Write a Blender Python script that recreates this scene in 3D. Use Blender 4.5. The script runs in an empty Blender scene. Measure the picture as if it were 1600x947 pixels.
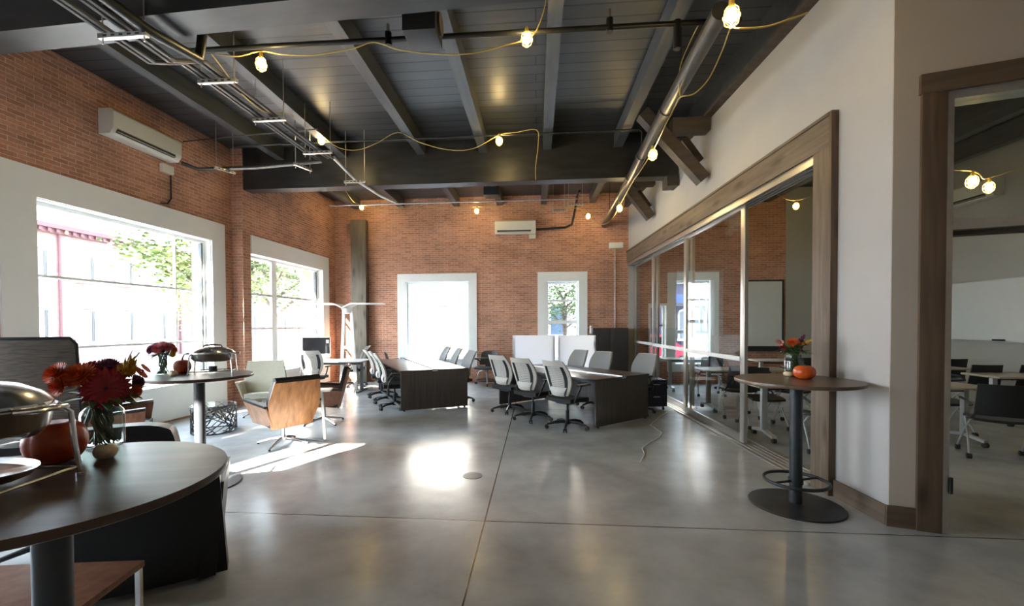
import bpy, bmesh, math, random
from mathutils import Vector, Matrix
random.seed(7)
C = bpy.context.scene
COL = C.collection
PI = math.pi

# ------------------------------------------------------------------ camera
FPX, YAW, PITCH, ROLL, CX, CY, EYE = 690.0, 0.0863, -0.0185, -0.0042, 778.6, 519.4, 1.55
cyw, syw, cp, sp = math.cos(YAW), math.sin(YAW), math.cos(PITCH), math.sin(PITCH)
FW = Vector((-syw*cp, cyw*cp, sp)); RT0 = Vector((cyw, syw, 0)); UP0 = RT0.cross(FW)
RT = RT0*math.cos(ROLL) + UP0*math.sin(ROLL); UP = UP0*math.cos(ROLL) - RT0*math.sin(ROLL)
ORG = Vector((0, 0, EYE))
cam = bpy.data.cameras.new('camera'); camo = bpy.data.objects.new('camera', cam); COL.objects.link(camo)
cam.sensor_width = 36.0; cam.lens = FPX/1600*36
cam.shift_x = (800-CX)/1600; cam.shift_y = (CY-473.5)/1600
cam.clip_start = 0.05; cam.clip_end = 300
M = Matrix((RT, UP, -FW)).transposed().to_4x4(); M.translation = ORG
camo.matrix_world = M
C.camera = camo

# ------------------------------------------------------------------ light, sky, exposure
C.view_settings.view_transform = 'Standard'; C.view_settings.look = 'None'
C.view_settings.gamma = 1.0; C.view_settings.use_curve_mapping = False
C.view_settings.exposure = 2.12
C.cycles.max_bounces = 12; C.cycles.diffuse_bounces = 6; C.cycles.glossy_bounces = 5
C.cycles.transmission_bounces = 8; C.cycles.transparent_max_bounces = 24
C.cycles.sample_clamp_indirect = 12.0; C.cycles.caustics_reflective = False; C.cycles.caustics_refractive = False
C.cycles.use_denoising = True
SKY = 5.0
SUN_E, SUN_AZ = 25.9, Vector((0.38, 0.925, 0)).normalized()
world = bpy.data.worlds.new('sky'); C.world = world; world.use_nodes = True
wn = world.node_tree; bg = wn.nodes['Background']
tc = wn.nodes.new('ShaderNodeTexCoord'); sx = wn.nodes.new('ShaderNodeSeparateXYZ'); rp = wn.nodes.new('ShaderNodeValToRGB')
wn.links.new(tc.outputs['Generated'], sx.inputs[0]); wn.links.new(sx.outputs['Z'], rp.inputs[0])
rp.color_ramp.elements[0].color = (0.84, 0.92, 1.0, 1); rp.color_ramp.elements[1].color = (0.56, 0.76, 1.0, 1)
wn.links.new(rp.outputs[0], bg.inputs['Color']); bg.inputs['Strength'].default_value = SKY
sl = bpy.data.lights.new('sun', 'SUN'); so = bpy.data.objects.new('sun', sl); COL.objects.link(so)
sl.energy = 34.0; sl.angle = math.radians(0.6); sl.color = (1.0, 0.93, 0.82)
sd = Vector((SUN_AZ.x*math.cos(math.radians(SUN_E)), SUN_AZ.y*math.cos(math.radians(SUN_E)), -math.sin(math.radians(SUN_E))))
so.rotation_euler = sd.to_track_quat('-Z', 'Y').to_euler(); so.location = (-8, -20, 12)
def portal(loc, direction, w, h):
    l = bpy.data.lights.new('window_portal', 'AREA'); o = bpy.data.objects.new('window_portal', l); COL.objects.link(o)
    l.shape = 'RECTANGLE'; l.size = w; l.size_y = h; l.cycles.is_portal = True
    o.location = loc; o.rotation_euler = Vector(direction).to_track_quat('-Z', 'Y').to_euler()

# ------------------------------------------------------------------ helpers
def ray(px, py): return RT*((px-CX)/FPX) - UP*((py-CY)/FPX) + FW
def at(px, py, Y):                       # the point at depth Y seen there
    d = ray(px, py); return ORG + d*(Y/d.y)
def atz(px, py, z=0.0):                  # the point at height z seen there
    d = ray(px, py); return ORG + d*((z-EYE)/d.z)
def face(dx, dy): return math.atan2(-dx, dy)

class MB:
    def __init__(s): s.bm = bmesh.new()
    def _xf(s, vs, m):
        for v in vs: v.co = m @ v.co
    def box(s, c, size, rot=None, bevel=0.0):
        r = bmesh.ops.create_cube(s.bm, size=1.0); vs = r['verts']
        m = Matrix.Translation(Vector(c)) @ ((rot.to_4x4() if rot is not None else Matrix.Identity(4))) @ Matrix.Diagonal((size[0], size[1], size[2], 1))
        s._xf(vs, m)
        if bevel:
            es = list({e for v in vs for e in v.link_edges})
            bmesh.ops.bevel(s.bm, geom=es, offset=bevel, segments=2, affect='EDGES', profile=0.7)
        return s
    def bb(s, x0, x1, y0, y1, z0, z1, bevel=0.0):
        return s.box(((x0+x1)/2, (y0+y1)/2, (z0+z1)/2), (abs(x1-x0), abs(y1-y0), abs(z1-z0)), None, bevel)
    def bar(s, p, q, w, h, up=(0, 0, 1), bevel=0.0):   # a beam of section w x h from p to q
        p, q = Vector(p), Vector(q); d = q-p; L = d.length; y = d.normalized()
        x = y.cross(Vector(up)); x = x.normalized() if x.length > 1e-5 else Vector((1, 0, 0)); z = x.cross(y)
        rot = Matrix((x, y, z)).transposed()
        return s.box((p+q)/2, (w, L, h), rot, bevel)
    def cyl(s, p, q, r0, r1=None, seg=20):
        p, q = Vector(p), Vector(q); d = q-p; r1 = r0 if r1 is None else r1
        r = bmesh.ops.create_cone(s.bm, cap_ends=True, cap_tris=False, segments=seg, radius1=r0, radius2=r1, depth=d.length)
        m = Matrix.Translation((p+q)/2) @ d.to_track_quat('Z', 'Y').to_matrix().to_4x4()
        s._xf(r['verts'], m); return s
    def sph(s, c, r, seg=16, ring=10, scale=(1, 1, 1), rot=None):
        q = bmesh.ops.create_uvsphere(s.bm, u_segments=seg, v_segments=ring, radius=r)
        m = Matrix.Translation(Vector(c)) @ (rot.to_4x4() if rot is not None else Matrix.Identity(4)) @ Matrix.Diagonal((scale[0], scale[1], scale[2], 1))
        s._xf(q['verts'], m); return s
    def tube(s, pts, r, seg=8, closed=False):
        pts = [Vector(p) for p in pts]; n = len(pts); rings = []
        prev = None
        for i, p in enumerate(pts):
            a = pts[(i-1) % n] if (closed or i > 0) else p
            b = pts[(i+1) % n] if (closed or i < n-1) else p
            t = (b-a).normalized()
            if prev is None:
                x = t.cross(Vector((0, 0, 1)))
                if x.length < 1e-3: x = t.cross(Vector((1, 0, 0)))
            else:
                x = prev - t*prev.dot(t)
                if x.length < 1e-4: x = t.cross(Vector((0, 0, 1)))
            x.normalize(); prev = x; y = t.cross(x)
            rr = r[i] if isinstance(r, (list, tuple)) else r
            rings.append([s.bm.verts.new(p + x*(rr*math.cos(2*PI*k/seg)) + y*(rr*math.sin(2*PI*k/seg))) for k in range(seg)])
        m = n if closed else n-1
        for i in range(m):
            A, B = rings[i], rings[(i+1) % n]
            for k in range(seg): s.bm.faces.new((A[k], A[(k+1) % seg], B[(k+1) % seg], B[k]))
        if not closed:
            s.bm.faces.new(rings[0][::-1]); s.bm.faces.new(rings[-1])
        return s
    def lathe(s, prof, seg=32, c=(0, 0, 0), lobes=0, amp=0.0, sx=1.0, sy=1.0):
        c = Vector(c); rings = []
        for (r, z) in prof:
            if r < 1e-5: rings.append([s.bm.verts.new(c+Vector((0, 0, z)))])
            else:
                ring = []
                for k in range(seg):
                    a = 2*PI*k/seg; q = r*(1 - (amp*abs(math.sin(lobes*a/2))**0.5*-1 + amp if lobes else 0))
                    ring.append(s.bm.verts.new(c+Vector((q*math.cos(a)*sx, q*math.sin(a)*sy, z))))
                rings.append(ring)
        for A, B in zip(rings, rings[1:]):
            if len(A) == 1 and len(B) == 1: continue
            for k in range(seg):
                k2 = (k+1) % seg
                if len(A) == 1: s.bm.faces.new((A[0], B[k2], B[k]))
                elif len(B) == 1: s.bm.faces.new((A[k], A[k2], B[0]))
                else: s.bm.faces.new((A[k], A[k2], B[k2], B[k]))
        return s
    def prism(s, pts, off):               # closed outline (3D points) pushed along off
        off = Vector(off); A = [s.bm.verts.new(Vector(p)) for p in pts]; B = [s.bm.verts.new(Vector(p)+off) for p in pts]
        n = len(pts); s.bm.faces.new(A); s.bm.faces.new(B[::-1])
        for i in range(n): s.bm.faces.new((A[i], B[i], B[(i+1) % n], A[(i+1) % n]))
        return s
    def patch(s, f, u0, u1, v0, v1, nu, nv, th):   # a sheet f(u,v) with thickness vector th
        th = Vector(th)
        def grid(o): return [[s.bm.verts.new(Vector(f(u0+(u1-u0)*i/nu, v0+(v1-v0)*j/nv))+o) for j in range(nv+1)] for i in range(nu+1)]
        A, B = grid(Vector()), grid(th)
        for i in range(nu):
            for j in range(nv):
                s.bm.faces.new((A[i][j], A[i+1][j], A[i+1][j+1], A[i][j+1])); s.bm.faces.new((B[i][j], B[i][j+1], B[i+1][j+1], B[i+1][j]))
        def edge(P, Q):
            for a in range(len(P)-1): s.bm.faces.new((P[a], Q[a], Q[a+1], P[a+1]))
        edge([A[i][0] for i in range(nu+1)][::-1], [B[i][0] for i in range(nu+1)][::-1]); edge([A[i][nv] for i in range(nu+1)], [B[i][nv] for i in range(nu+1)])
        edge(A[0], B[0]); edge(A[nu][::-1], B[nu][::-1])
        return s
    def build(s, name, mat, parent=None, smooth=True, loc=None, rz=None, kind=None):
        bm = s.bm; bmesh.ops.recalc_face_normals(bm, faces=bm.faces[:])
        uv = bm.loops.layers.uv.new('UVMap')
        for f in bm.faces:
            n = f.normal; ax = max(range(3), key=lambda i: abs(n[i]))
            for l in f.loops:
                c = l.vert.co
                l[uv].uv = (c.y, c.z) if ax == 0 else (c.x, c.z) if ax == 1 else (c.x, c.y)
        me = bpy.data.meshes.new(name); bm.to_mesh(me); bm.free()
        me.materials.append(mat)
        if smooth:
            for p in me.polygons: p.use_smooth = True
            try: me.set_sharp_from_angle(angle=math.radians(38))
            except Exception: pass
        o = bpy.data.objects.new(name, me); COL.objects.link(o)
        if parent is not None: o.parent = parent
        if loc is not None: o.location = loc
        if rz is not None: o.rotation_euler = (0, 0, rz)
        if kind: o['kind'] = kind
        return o

def tag(o, label, cat, group=None, kind=None):
    o['label'] = label; o['category'] = cat
    if group: o['group'] = group
    if kind: o['kind'] = kind
    return o
def thing(name, label, cat, loc=(0, 0, 0), rz=0.0, group=None):
    o = bpy.data.objects.new(name, None); COL.objects.link(o); o.empty_display_size = 0.1
    o.location = loc; o.rotation_euler = (0, 0, rz)
    return tag(o, label, cat, group)
def setting(name, loc=(0, 0, 0), rz=0.0):
    o = bpy.data.objects.new(name, None); COL.objects.link(o); o.location = loc; o.rotation_euler = (0, 0, rz); o['kind'] = 'structure'; return o
def kids(o): return [c for c in COL.objects if c.parent == o]
def dup(root, loc, rz, label=None, group=None, scale=None):
    r = root.copy(); COL.objects.link(r); r.location = loc; r.rotation_euler = (0, 0, rz)
    if label: r['label'] = label
    if group: r['group'] = group
    if scale: r.scale = scale
    for ch in kids(root):
        c = ch.copy(); COL.objects.link(c); c.parent = r
        for g in kids(ch):
            d = g.copy(); COL.objects.link(d); d.parent = c
    return r

# ------------------------------------------------------------------ materials
def nodes(name):
    m = bpy.data.materials.new(name); m.use_nodes = True; return m, m.node_tree, m.node_tree.nodes['Principled BSDF']
def pbr(name, col, rough=0.5, metal=0.0, noise=0.0, nscale=8.0, stretch=(1, 1, 1), bump=0.0, col2=None, spec=None, detail=4.0, rnoise=0.0):
    m, t, b = nodes(name); N = t.nodes.new; L = t.links.new
    b.inputs['Roughness'].default_value = rough; b.inputs['Metallic'].default_value = metal
    if spec is not None: b.inputs['Specular IOR Level'].default_value = spec
    c = (*col, 1)
    if noise or bump or col2 or rnoise:
        tc = N('ShaderNodeTexCoord'); mp = N('ShaderNodeMapping'); mp.inputs['Scale'].default_value = stretch
        nz = N('ShaderNodeTexNoise'); nz.inputs['Scale'].default_value = nscale; nz.inputs['Detail'].default_value = detail
        L(tc.outputs['Object'], mp.inputs[0]); L(mp.outputs[0], nz.inputs['Vector'])
        rp = N('ShaderNodeValToRGB'); c2 = col2 if col2 else tuple(x*(1-noise) for x in col)
        rp.color_ramp.elements[0].position = 0.32; rp.color_ramp.elements[1].position = 0.68
        rp.color_ramp.elements[0].color = (*c2, 1); rp.color_ramp.elements[1].color = c
        L(nz.outputs[0], rp.inputs[0]); L(rp.outputs[0], b.inputs['Base Color'])
        if bump:
            bp = N('ShaderNodeBump'); bp.inputs['Strength'].default_value = bump; bp.inputs['Distance'].default_value = 0.01
            L(nz.outputs[0], bp.inputs['Height']); L(bp.outputs[0], b.inputs['Normal'])
        if rnoise:
            mr = N('ShaderNodeMapRange'); mr.inputs[3].default_value = rough-rnoise; mr.inputs[4].default_value = rough+rnoise
            L(nz.outputs[0], mr.inputs[0]); L(mr.outputs[0], b.inputs['Roughness'])
    else: b.inputs['Base Color'].default_value = c
    return m
def emit(name, col, s):
    m, t, b = nodes(name); b.inputs['Base Color'].default_value = (*col, 1)
    b.inputs['Emission Color'].default_value = (*col, 1); b.inputs['Emission Strength'].default_value = s; return m
def glass(name, tint=(1, 1, 1), refl=1.0, rough=0.0, ior=1.5):
    m = bpy.data.materials.new(name); m.use_nodes = True; t = m.node_tree; t.nodes.clear(); N = t.nodes.new
    out = N('ShaderNodeOutputMaterial'); mx = N('ShaderNodeMixShader'); tr = N('ShaderNodeBsdfTransparent'); gl = N('ShaderNodeBsdfGlossy'); fr = N('ShaderNodeFresnel'); mu = N('ShaderNodeMath')
    mu.operation = 'MULTIPLY'; mu.inputs[1].default_value = refl; fr.inputs['IOR'].default_value = ior
    tr.inputs['Color'].default_value = (*tint, 1); gl.inputs['Roughness'].default_value = rough
    ge = N('ShaderNodeNewGeometry'); ft = N('ShaderNodeMath'); ft.operation = 'SUBTRACT'; ft.inputs[0].default_value = 1.0; m2 = N('ShaderNodeMath'); m2.operation = 'MULTIPLY'; m2.use_clamp = True
    t.links.new(ge.outputs['Backfacing'], ft.inputs[1]); t.links.new(fr.outputs[0], mu.inputs[0]); t.links.new(mu.outputs[0], m2.inputs[0]); t.links.new(ft.outputs[0], m2.inputs[1]); t.links.new(m2.outputs[0], mx.inputs[0]); t.links.new(tr.outputs[0], mx.inputs[1]); t.links.new(gl.outputs[0], mx.inputs[2]); t.links.new(mx.outputs[0], out.inputs[0])
    return m
def brick(name, c1, c2, mortar, w=0.180, h=0.054, ms=0.0048, rough=0.85, blot=0.35):
    m, t, b = nodes(name); N = t.nodes.new; L = t.links.new
    uv = N('ShaderNodeTexCoord'); nz0 = N('ShaderNodeTexNoise'); nz0.inputs['Scale'].default_value = 9.0
    L(uv.outputs['UV'], nz0.inputs['Vector'])
    wob = N('ShaderNodeMix'); wob.data_type = 'VECTOR'; wob.inputs[0].default_value = 0.012
    L(uv.outputs['UV'], wob.inputs[4]); L(nz0.outputs[1], wob.inputs[5])
    br = N('ShaderNodeTexBrick'); br.inputs['Scale'].default_value = 1.0; br.inputs['Brick Width'].default_value = w; br.inputs['Row Height'].default_value = h
    br.inputs['Mortar Size'].default_value = ms; br.inputs['Mortar Smooth'].default_value = 0.3; br.inputs['Bias'].default_value = -0.25
    br.inputs['Color1'].default_value = (*c1, 1); br.inputs['Color2'].default_value = (*c2, 1); br.inputs['Mortar'].default_value = (*mortar, 1)
    L(wob.outputs[1], br.inputs['Vector'])
    nz = N('ShaderNodeTexNoise'); nz.inputs['Scale'].default_value = 1.3; nz.inputs['Detail'].default_value = 6
    L(uv.outputs['UV'], nz.inputs['Vector'])
    rp = N('ShaderNodeValToRGB'); rp.color_ramp.elements[0].position = 0.3; rp.color_ramp.elements[1].position = 0.7
    rp.color_ramp.elements[0].color = (1-blot, 1-blot, 1-blot, 1); rp.color_ramp.elements[1].color = (1, 1, 1, 1)
    L(nz.outputs[0], rp.inputs[0])
    nz2 = N('ShaderNodeTexNoise'); nz2.inputs['Scale'].default_value = 30.0; nz2.inputs['Detail'].default_value = 3; L(uv.outputs['UV'], nz2.inputs['Vector'])
    mx = N('ShaderNodeMix'); mx.data_type = 'RGBA'; mx.blend_type = 'MULTIPLY'; mx.inputs[0].default_value = 1.0
    L(br.outputs['Color'], mx.inputs[6]); L(rp.outputs[0], mx.inputs[7])
    mx2 = N('ShaderNodeMix'); mx2.data_type = 'RGBA'; mx2.blend_type = 'OVERLAY'; mx2.inputs[0].default_value = 0.35
    L(mx.outputs[2], mx2.inputs[6]); L(nz2.outputs[0], mx2.inputs[7]); L(mx2.outputs[2], b.inputs['Base Color'])
    bp = N('ShaderNodeBump'); bp.inputs['Strength'].default_value = 0.6; bp.inputs['Distance'].default_value = 0.012; bp.invert = True
    L(br.outputs['Fac'], bp.inputs['Height']); L(bp.outputs[0], b.inputs['Normal']); b.inputs['Roughness'].default_value = rough
    return m
def planks(name, c1, c2, gap, w, h, ms, rough, swap=False, grain=(1.5, 30, 1)):
    m, t, b = nodes(name); N = t.nodes.new; L = t.links.new
    uv = N('ShaderNodeTexCoord'); br = N('ShaderNodeTexBrick'); br.inputs['Scale'].default_value = 1.0
    br.inputs['Brick Width'].default_value = w; br.inputs['Row Height'].default_value = h; br.inputs['Mortar Size'].default_value = ms; br.inputs['Mortar Smooth'].default_value = 0.1
    br.inputs['Color1'].default_value = (*c1, 1); br.inputs['Color2'].default_value = (*c2, 1); br.inputs['Mortar'].default_value = (*gap, 1)
    L(uv.outputs['UV'], br.inputs['Vector'])
    mp = N('ShaderNodeMapping'); mp.inputs['Scale'].default_value = grain; nz = N('ShaderNodeTexNoise'); nz.inputs['Scale'].default_value = 1.0; nz.inputs['Detail'].default_value = 6
    L(uv.outputs['UV'], mp.inputs[0]); L(mp.outputs[0], nz.inputs['Vector'])
    mx = N('ShaderNodeMix'); mx.data_type = 'RGBA'; mx.blend_type = 'OVERLAY'; mx.inputs[0].default_value = 0.6
    L(br.outputs['Color'], mx.inputs[6]); L(nz.outputs[0], mx.inputs[7]); L(mx.outputs[2], b.inputs['Base Color'])
    bp = N('ShaderNodeBump'); bp.inputs['Strength'].default_value = 0.5; bp.inputs['Distance'].default_value = 0.01; bp.invert = True
    L(br.outputs['Fac'], bp.inputs['Height']); L(bp.outputs[0], b.inputs['Normal']); b.inputs['Roughness'].default_value = rough
    mr = N('ShaderNodeMapRange'); mr.inputs[3].default_value = rough-0.08; mr.inputs[4].default_value = rough+0.15; L(nz.outputs[0], mr.inputs[0]); L(mr.outputs[0], b.inputs['Roughness'])
    return m
def wood(name, c1, c2, axis=2, rough=0.5, fine=26.0, knots=True):
    st = [fine, fine, fine]; st[axis] = 1.6
    m = pbr(name, c1, rough, col2=c2, nscale=1.0, stretch=st, detail=6, bump=0.08)
    if knots:
        t = m.node_tree; b = t.nodes['Principled BSDF']; N = t.nodes.new; L = t.links.new
        src = b.inputs['Base Color'].links[0].from_socket
        tcd = N('ShaderNodeTexCoord'); mp = N('ShaderNodeMapping'); s2 = [7, 7, 7]; s2[axis] = 2.2; mp.inputs['Scale'].default_value = s2
        vo = N('ShaderNodeTexVoronoi'); vo.inputs['Scale'].default_value = 0.8; rp = N('ShaderNodeValToRGB')
        rp.color_ramp.elements[0].position = 0.08; rp.color_ramp.elements[1].position = 0.30; rp.color_ramp.elements[0].color = (0.22, 0.19, 0.16, 1); rp.color_ramp.elements[1].color = (1, 1, 1, 1)
        L(tcd.outputs['Object'], mp.inputs[0]); L(mp.outputs[0], vo.inputs['Vector']); L(vo.outputs['Distance'], rp.inputs[0])
        mx = N('ShaderNodeMix'); mx.data_type = 'RGBA'; mx.blend_type = 'MULTIPLY'; mx.inputs[0].default_value = 0.8
        L(src, mx.inputs[6]); L(rp.outputs[0], mx.inputs[7]); L(mx.outputs[2], b.inputs['Base Color'])
    return m
def concrete():
    m, t, b = nodes('polished concrete'); N = t.nodes.new; L = t.links.new
    tcd = N('ShaderNodeTexCoord'); mpf = N('ShaderNodeMapping'); mpf.inputs['Location'].default_value = (0.31, 0.17, 0.43); L(tcd.outputs['Object'], mpf.inputs[0])
    n1 = N('ShaderNodeTexNoise'); n1.inputs['Scale'].default_value = 1.3; n1.inputs['Detail'].default_value = 9; n1.inputs['Roughness'].default_value = 0.62
    L(mpf.outputs[0], n1.inputs['Vector'])
    rp = N('ShaderNodeValToRGB'); rp.color_ramp.elements[0].position = 0.3; rp.color_ramp.elements[1].position = 0.72
    rp.color_ramp.elements[0].color = (0.32, 0.325, 0.325, 1); rp.color_ramp.elements[1].color = (0.58, 0.595, 0.60, 1); L(n1.outputs[0], rp.inputs[0])
    sp_ = N('ShaderNodeSeparateXYZ'); L(tcd.outputs['Object'], sp_.inputs[0])
    def line(sock, pos, w):
        a = N('ShaderNodeMath'); a.operation = 'SUBTRACT'; a.inputs[1].default_value = pos; L(sock, a.inputs[0])
        c = N('ShaderNodeMath'); c.operation = 'ABSOLUTE'; L(a.outputs[0], c.inputs[0])
        d = N('ShaderNodeMath'); d.operation = 'LESS_THAN'; d.inputs[1].default_value = w; L(c.outputs[0], d.inputs[0]); return d.outputs[0]
    acc = None
    for s_, p_ in (('X', -0.41), ('Y', 3.43), ('Y', 8.02), ('Y', -1.0)):
        o_ = line(sp_.outputs[s_], p_, 0.006)
        if acc is None: acc = o_
        else:
            a = N('ShaderNodeMath'); a.operation = 'MAXIMUM'; L(acc, a.inputs[0]); L(o_, a.inputs[1]); acc = a.outputs[0]
    mx = N('ShaderNodeMix'); mx.data_type = 'RGBA'; mx.inputs[7].default_value = (0.03, 0.028, 0.025, 1)
    L(acc, mx.inputs[0]); L(rp.outputs[0], mx.inputs[6]); L(mx.outputs[2], b.inputs['Base Color'])
    n2 = N('ShaderNodeTexNoise'); n2.inputs['Scale'].default_value = 3.2; n2.inputs['Detail'].default_value = 4; L(mpf.outputs[0], n2.inputs['Vector'])
    mr = N('ShaderNodeMapRange'); mr.inputs[1].default_value = 0.3; mr.inputs[2].default_value = 0.7; mr.inputs[3].default_value = 0.205; mr.inputs[4].default_value = 0.262; L(n2.outputs[0], mr.inputs[0]); L(mr.outputs[0], b.inputs['Roughness'])
    n3 = N('ShaderNodeTexNoise'); n3.inputs['Scale'].default_value = 7.0; n3.inputs['Detail'].default_value = 6; L(mpf.outputs[0], n3.inputs['Vector'])
    bp = N('ShaderNodeBump'); bp.inputs['Strength'].default_value = 0.16; bp.inputs['Distance'].default_value = 0.012; L(n3.outputs[0], bp.inputs['Height']); L(bp.outputs[0], b.inputs['Normal'])
    b.inputs['Specular IOR Level'].default_value = 0.7
    return m
K = {}
K['brick'] = brick('red brick', (0.64, 0.30, 0.185), (0.40, 0.165, 0.10), (0.70, 0.57, 0.47))
K['brick_out'] = brick('street brick', (0.34, 0.20, 0.19), (0.27, 0.15, 0.14), (0.40, 0.33, 0.31))
K['white'] = pbr('white wall paint', (0.46, 0.445, 0.43), 0.7, noise=0.04, nscale=3)
K['taupe'] = pbr('taupe wall paint', (0.50, 0.43, 0.36), 0.75, noise=0.05, nscale=2)
K['cream'] = pbr('classroom wall paint', (0.44, 0.42, 0.37), 0.75, noise=0.04, nscale=2)
K['floor'] = concrete()
K['ceil'] = planks('black painted boards', (0.050, 0.052, 0.056), (0.030, 0.032, 0.035), (0.002, 0.002, 0.002), 14.0, 0.21, 0.011, 0.40)
K['joist'] = wood('black painted joist', (0.075, 0.078, 0.082), (0.045, 0.047, 0.05), 1, 0.42, 14, False)
K['beam'] = wood('black painted beam', (0.030, 0.030, 0.031), (0.013, 0.0125, 0.012), 0, 0.42, 9, False)
K['trim_y'] = wood('weathered timber along wall', (0.185, 0.135, 0.093), (0.105, 0.074, 0.051), 1, 0.55)
K['trim_z'] = wood('weathered upright timber', (0.185, 0.135, 0.093), (0.105, 0.074, 0.051), 2, 0.55)
K['trim_x'] = wood('weathered cross timber', (0.15, 0.098, 0.060), (0.085, 0.055, 0.036), 0, 0.55)
K['trim_dz'] = wood('dark upright timber', (0.15, 0.095, 0.057), (0.085, 0.054, 0.036), 2, 0.55)
K['brace'] = wood('dark brown timber', (0.085, 0.065, 0.050), (0.045, 0.034, 0.027), 0, 0.6, 12, False)
K['column'] = wood('grey brown post', (0.15, 0.125, 0.09), (0.09, 0.075, 0.055), 2, 0.6)
K['frame'] = pbr('white window paint', (0.84, 0.86, 0.85), 0.45, noise=0.02)
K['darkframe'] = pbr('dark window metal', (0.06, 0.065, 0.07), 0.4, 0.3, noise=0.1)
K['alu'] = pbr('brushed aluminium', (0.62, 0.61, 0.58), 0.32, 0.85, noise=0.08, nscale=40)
K['glass'] = glass('clear glass', (0.97, 0.985, 0.98), 1.0)
K['doorglass'] = glass('door glass', (0.93, 0.95, 0.94), 1.5)
K['jar'] = glass('jar glass', (0.86, 0.9, 0.88), 1.6, 0.03)
K['black'] = pbr('black powder coat', (0.030, 0.034, 0.040), 0.42, 0.2, noise=0.15, nscale=30)
K['blackplastic'] = pbr('black plastic', (0.018, 0.019, 0.021), 0.45, noise=0.15, nscale=30)
K['darkpipe'] = pbr('black iron pipe', (0.035, 0.034, 0.033), 0.4, 0.6, noise=0.2, nscale=12)
K['duct'] = pbr('grey metal duct', (0.11, 0.102, 0.095), 0.38, 0.7, noise=0.2, nscale=10)
K['conduitgrey'] = pbr('painted grey conduit', (0.10, 0.10, 0.10), 0.4, 0.4, noise=0.2, nscale=10)
K['galv'] = pbr('galvanised steel', (0.55, 0.54, 0.52), 0.38, 0.8, noise=0.2, nscale=30)
K['steel'] = pbr('polished steel', (0.78, 0.78, 0.78), 0.2, 1.0, noise=0.05, nscale=20)
K['chrome'] = pbr('satin chrome', (0.66, 0.66, 0.67), 0.18, 1.0, noise=0.05)
K['shell'] = pbr('light grey chair plastic', (0.52, 0.50, 0.46), 0.45, noise=0.05)
K['mesh2'] = pbr('brown grey woven mesh', (0.26, 0.225, 0.20), 0.5, noise=0.65, nscale=40, stretch=(0.3, 1, 5), bump=0.2)
K['mesh'] = pbr('grey knit mesh', (0.30, 0.30, 0.30), 0.8, noise=0.25, nscale=90, bump=0.1)
K['meshd'] = pbr('dark knit mesh', (0.06, 0.06, 0.062), 0.8, noise=0.3, nscale=90)
K['fabric'] = pbr('black seat fabric', (0.016, 0.017, 0.019), 0.85, noise=0.3, nscale=120, bump=0.1)
K['desk'] = wood('dark ash laminate', (0.085, 0.072, 0.068), (0.055, 0.046, 0.043), 2, 0.4, 30, False)
K['desktop'] = wood('dark ash laminate top', (0.065, 0.055, 0.050), (0.042, 0.035, 0.032), 1, 0.28, 30, False)
K['bartop'] = wood('walnut laminate top', (0.085, 0.050, 0.034), (0.050, 0.030, 0.021), 0, 0.34, 18, False)
K['bartop'].node_tree.nodes['Principled BSDF'].inputs['Specular IOR Level'].default_value = 0.32
K['bartop2'] = wood('brown laminate top', (0.17, 0.115, 0.078), (0.11, 0.072, 0.048), 0, 0.32, 22, False)
K['walnut'] = wood('walnut veneer', (0.46, 0.225, 0.095), (0.24, 0.105, 0.042), 2, 0.35, 20, False)
K['walnutd'] = wood('dark walnut veneer', (0.26, 0.115, 0.065), (0.15, 0.062, 0.038), 2, 0.35, 20, False)
K['leather'] = pbr('black leather', (0.012, 0.012, 0.013), 0.4, spec=0.3, noise=0.2, nscale=40, bump=0.05)
K['creamleather'] = pbr('cream leather', (0.50, 0.47, 0.37), 0.5, noise=0.06, nscale=20)
K['whiteplastic'] = pbr('white plastic', (0.78, 0.78, 0.76), 0.4, noise=0.03)
K['beige'] = pbr('off white casing', (0.70, 0.68, 0.60), 0.4, noise=0.03)
K['cord'] = pbr('yellow cord', (0.55, 0.40, 0.10), 0.5, noise=0.1, nscale=60)
K['cage'] = pbr('yellow wire cage', (0.85, 0.60, 0.12), 0.4, noise=0.1, nscale=60)
K['bulb'] = emit('lit bulb', (1.0, 0.76, 0.34), 75.0)
K['pumpkin'] = pbr('orange pumpkin skin', (0.70, 0.12, 0.012), 0.32, col2=(0.55, 0.075, 0.01), nscale=9)
K['pumpkind'] = pbr('deep orange pumpkin skin', (0.48, 0.075, 0.02), 0.38, col2=(0.36, 0.05, 0.015), nscale=9)
K['stem'] = pbr('dry stem', (0.10, 0.10, 0.05), 0.8, noise=0.3)
K['gourd'] = pbr('cream gourd skin', (0.80, 0.71, 0.52), 0.5, col2=(0.68, 0.55, 0.34), nscale=14)
K['leaf'] = pbr('leaf', (0.065, 0.13, 0.04), 0.5, col2=(0.035, 0.08, 0.02), nscale=12)
K['stemg'] = pbr('green stems', (0.05, 0.09, 0.03), 0.5, noise=0.4, nscale=20)
K['red'] = pbr('dark red petals', (0.42, 0.018, 0.04), 0.6, noise=0.4, nscale=25)
K['orange'] = pbr('orange petals', (0.72, 0.15, 0.035), 0.6, col2=(0.55, 0.08, 0.03), nscale=25)
K['pink'] = pbr('pink petals', (0.62, 0.16, 0.18), 0.6, col2=(0.45, 0.06, 0.10), nscale=25)
K['yellow'] = pbr('yellow petals', (0.75, 0.45, 0.05), 0.6, noise=0.3, nscale=25)
K['palepink'] = pbr('pale petals', (0.75, 0.45, 0.40), 0.6, noise=0.2, nscale=25)
K['purple'] = pbr('plum petals', (0.16, 0.03, 0.10), 0.6, noise=0.3, nscale=25)
K['screen'] = pbr('black monitor glass', (0.008, 0.008, 0.010), 0.3, spec=0.15, noise=0.1)
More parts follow.
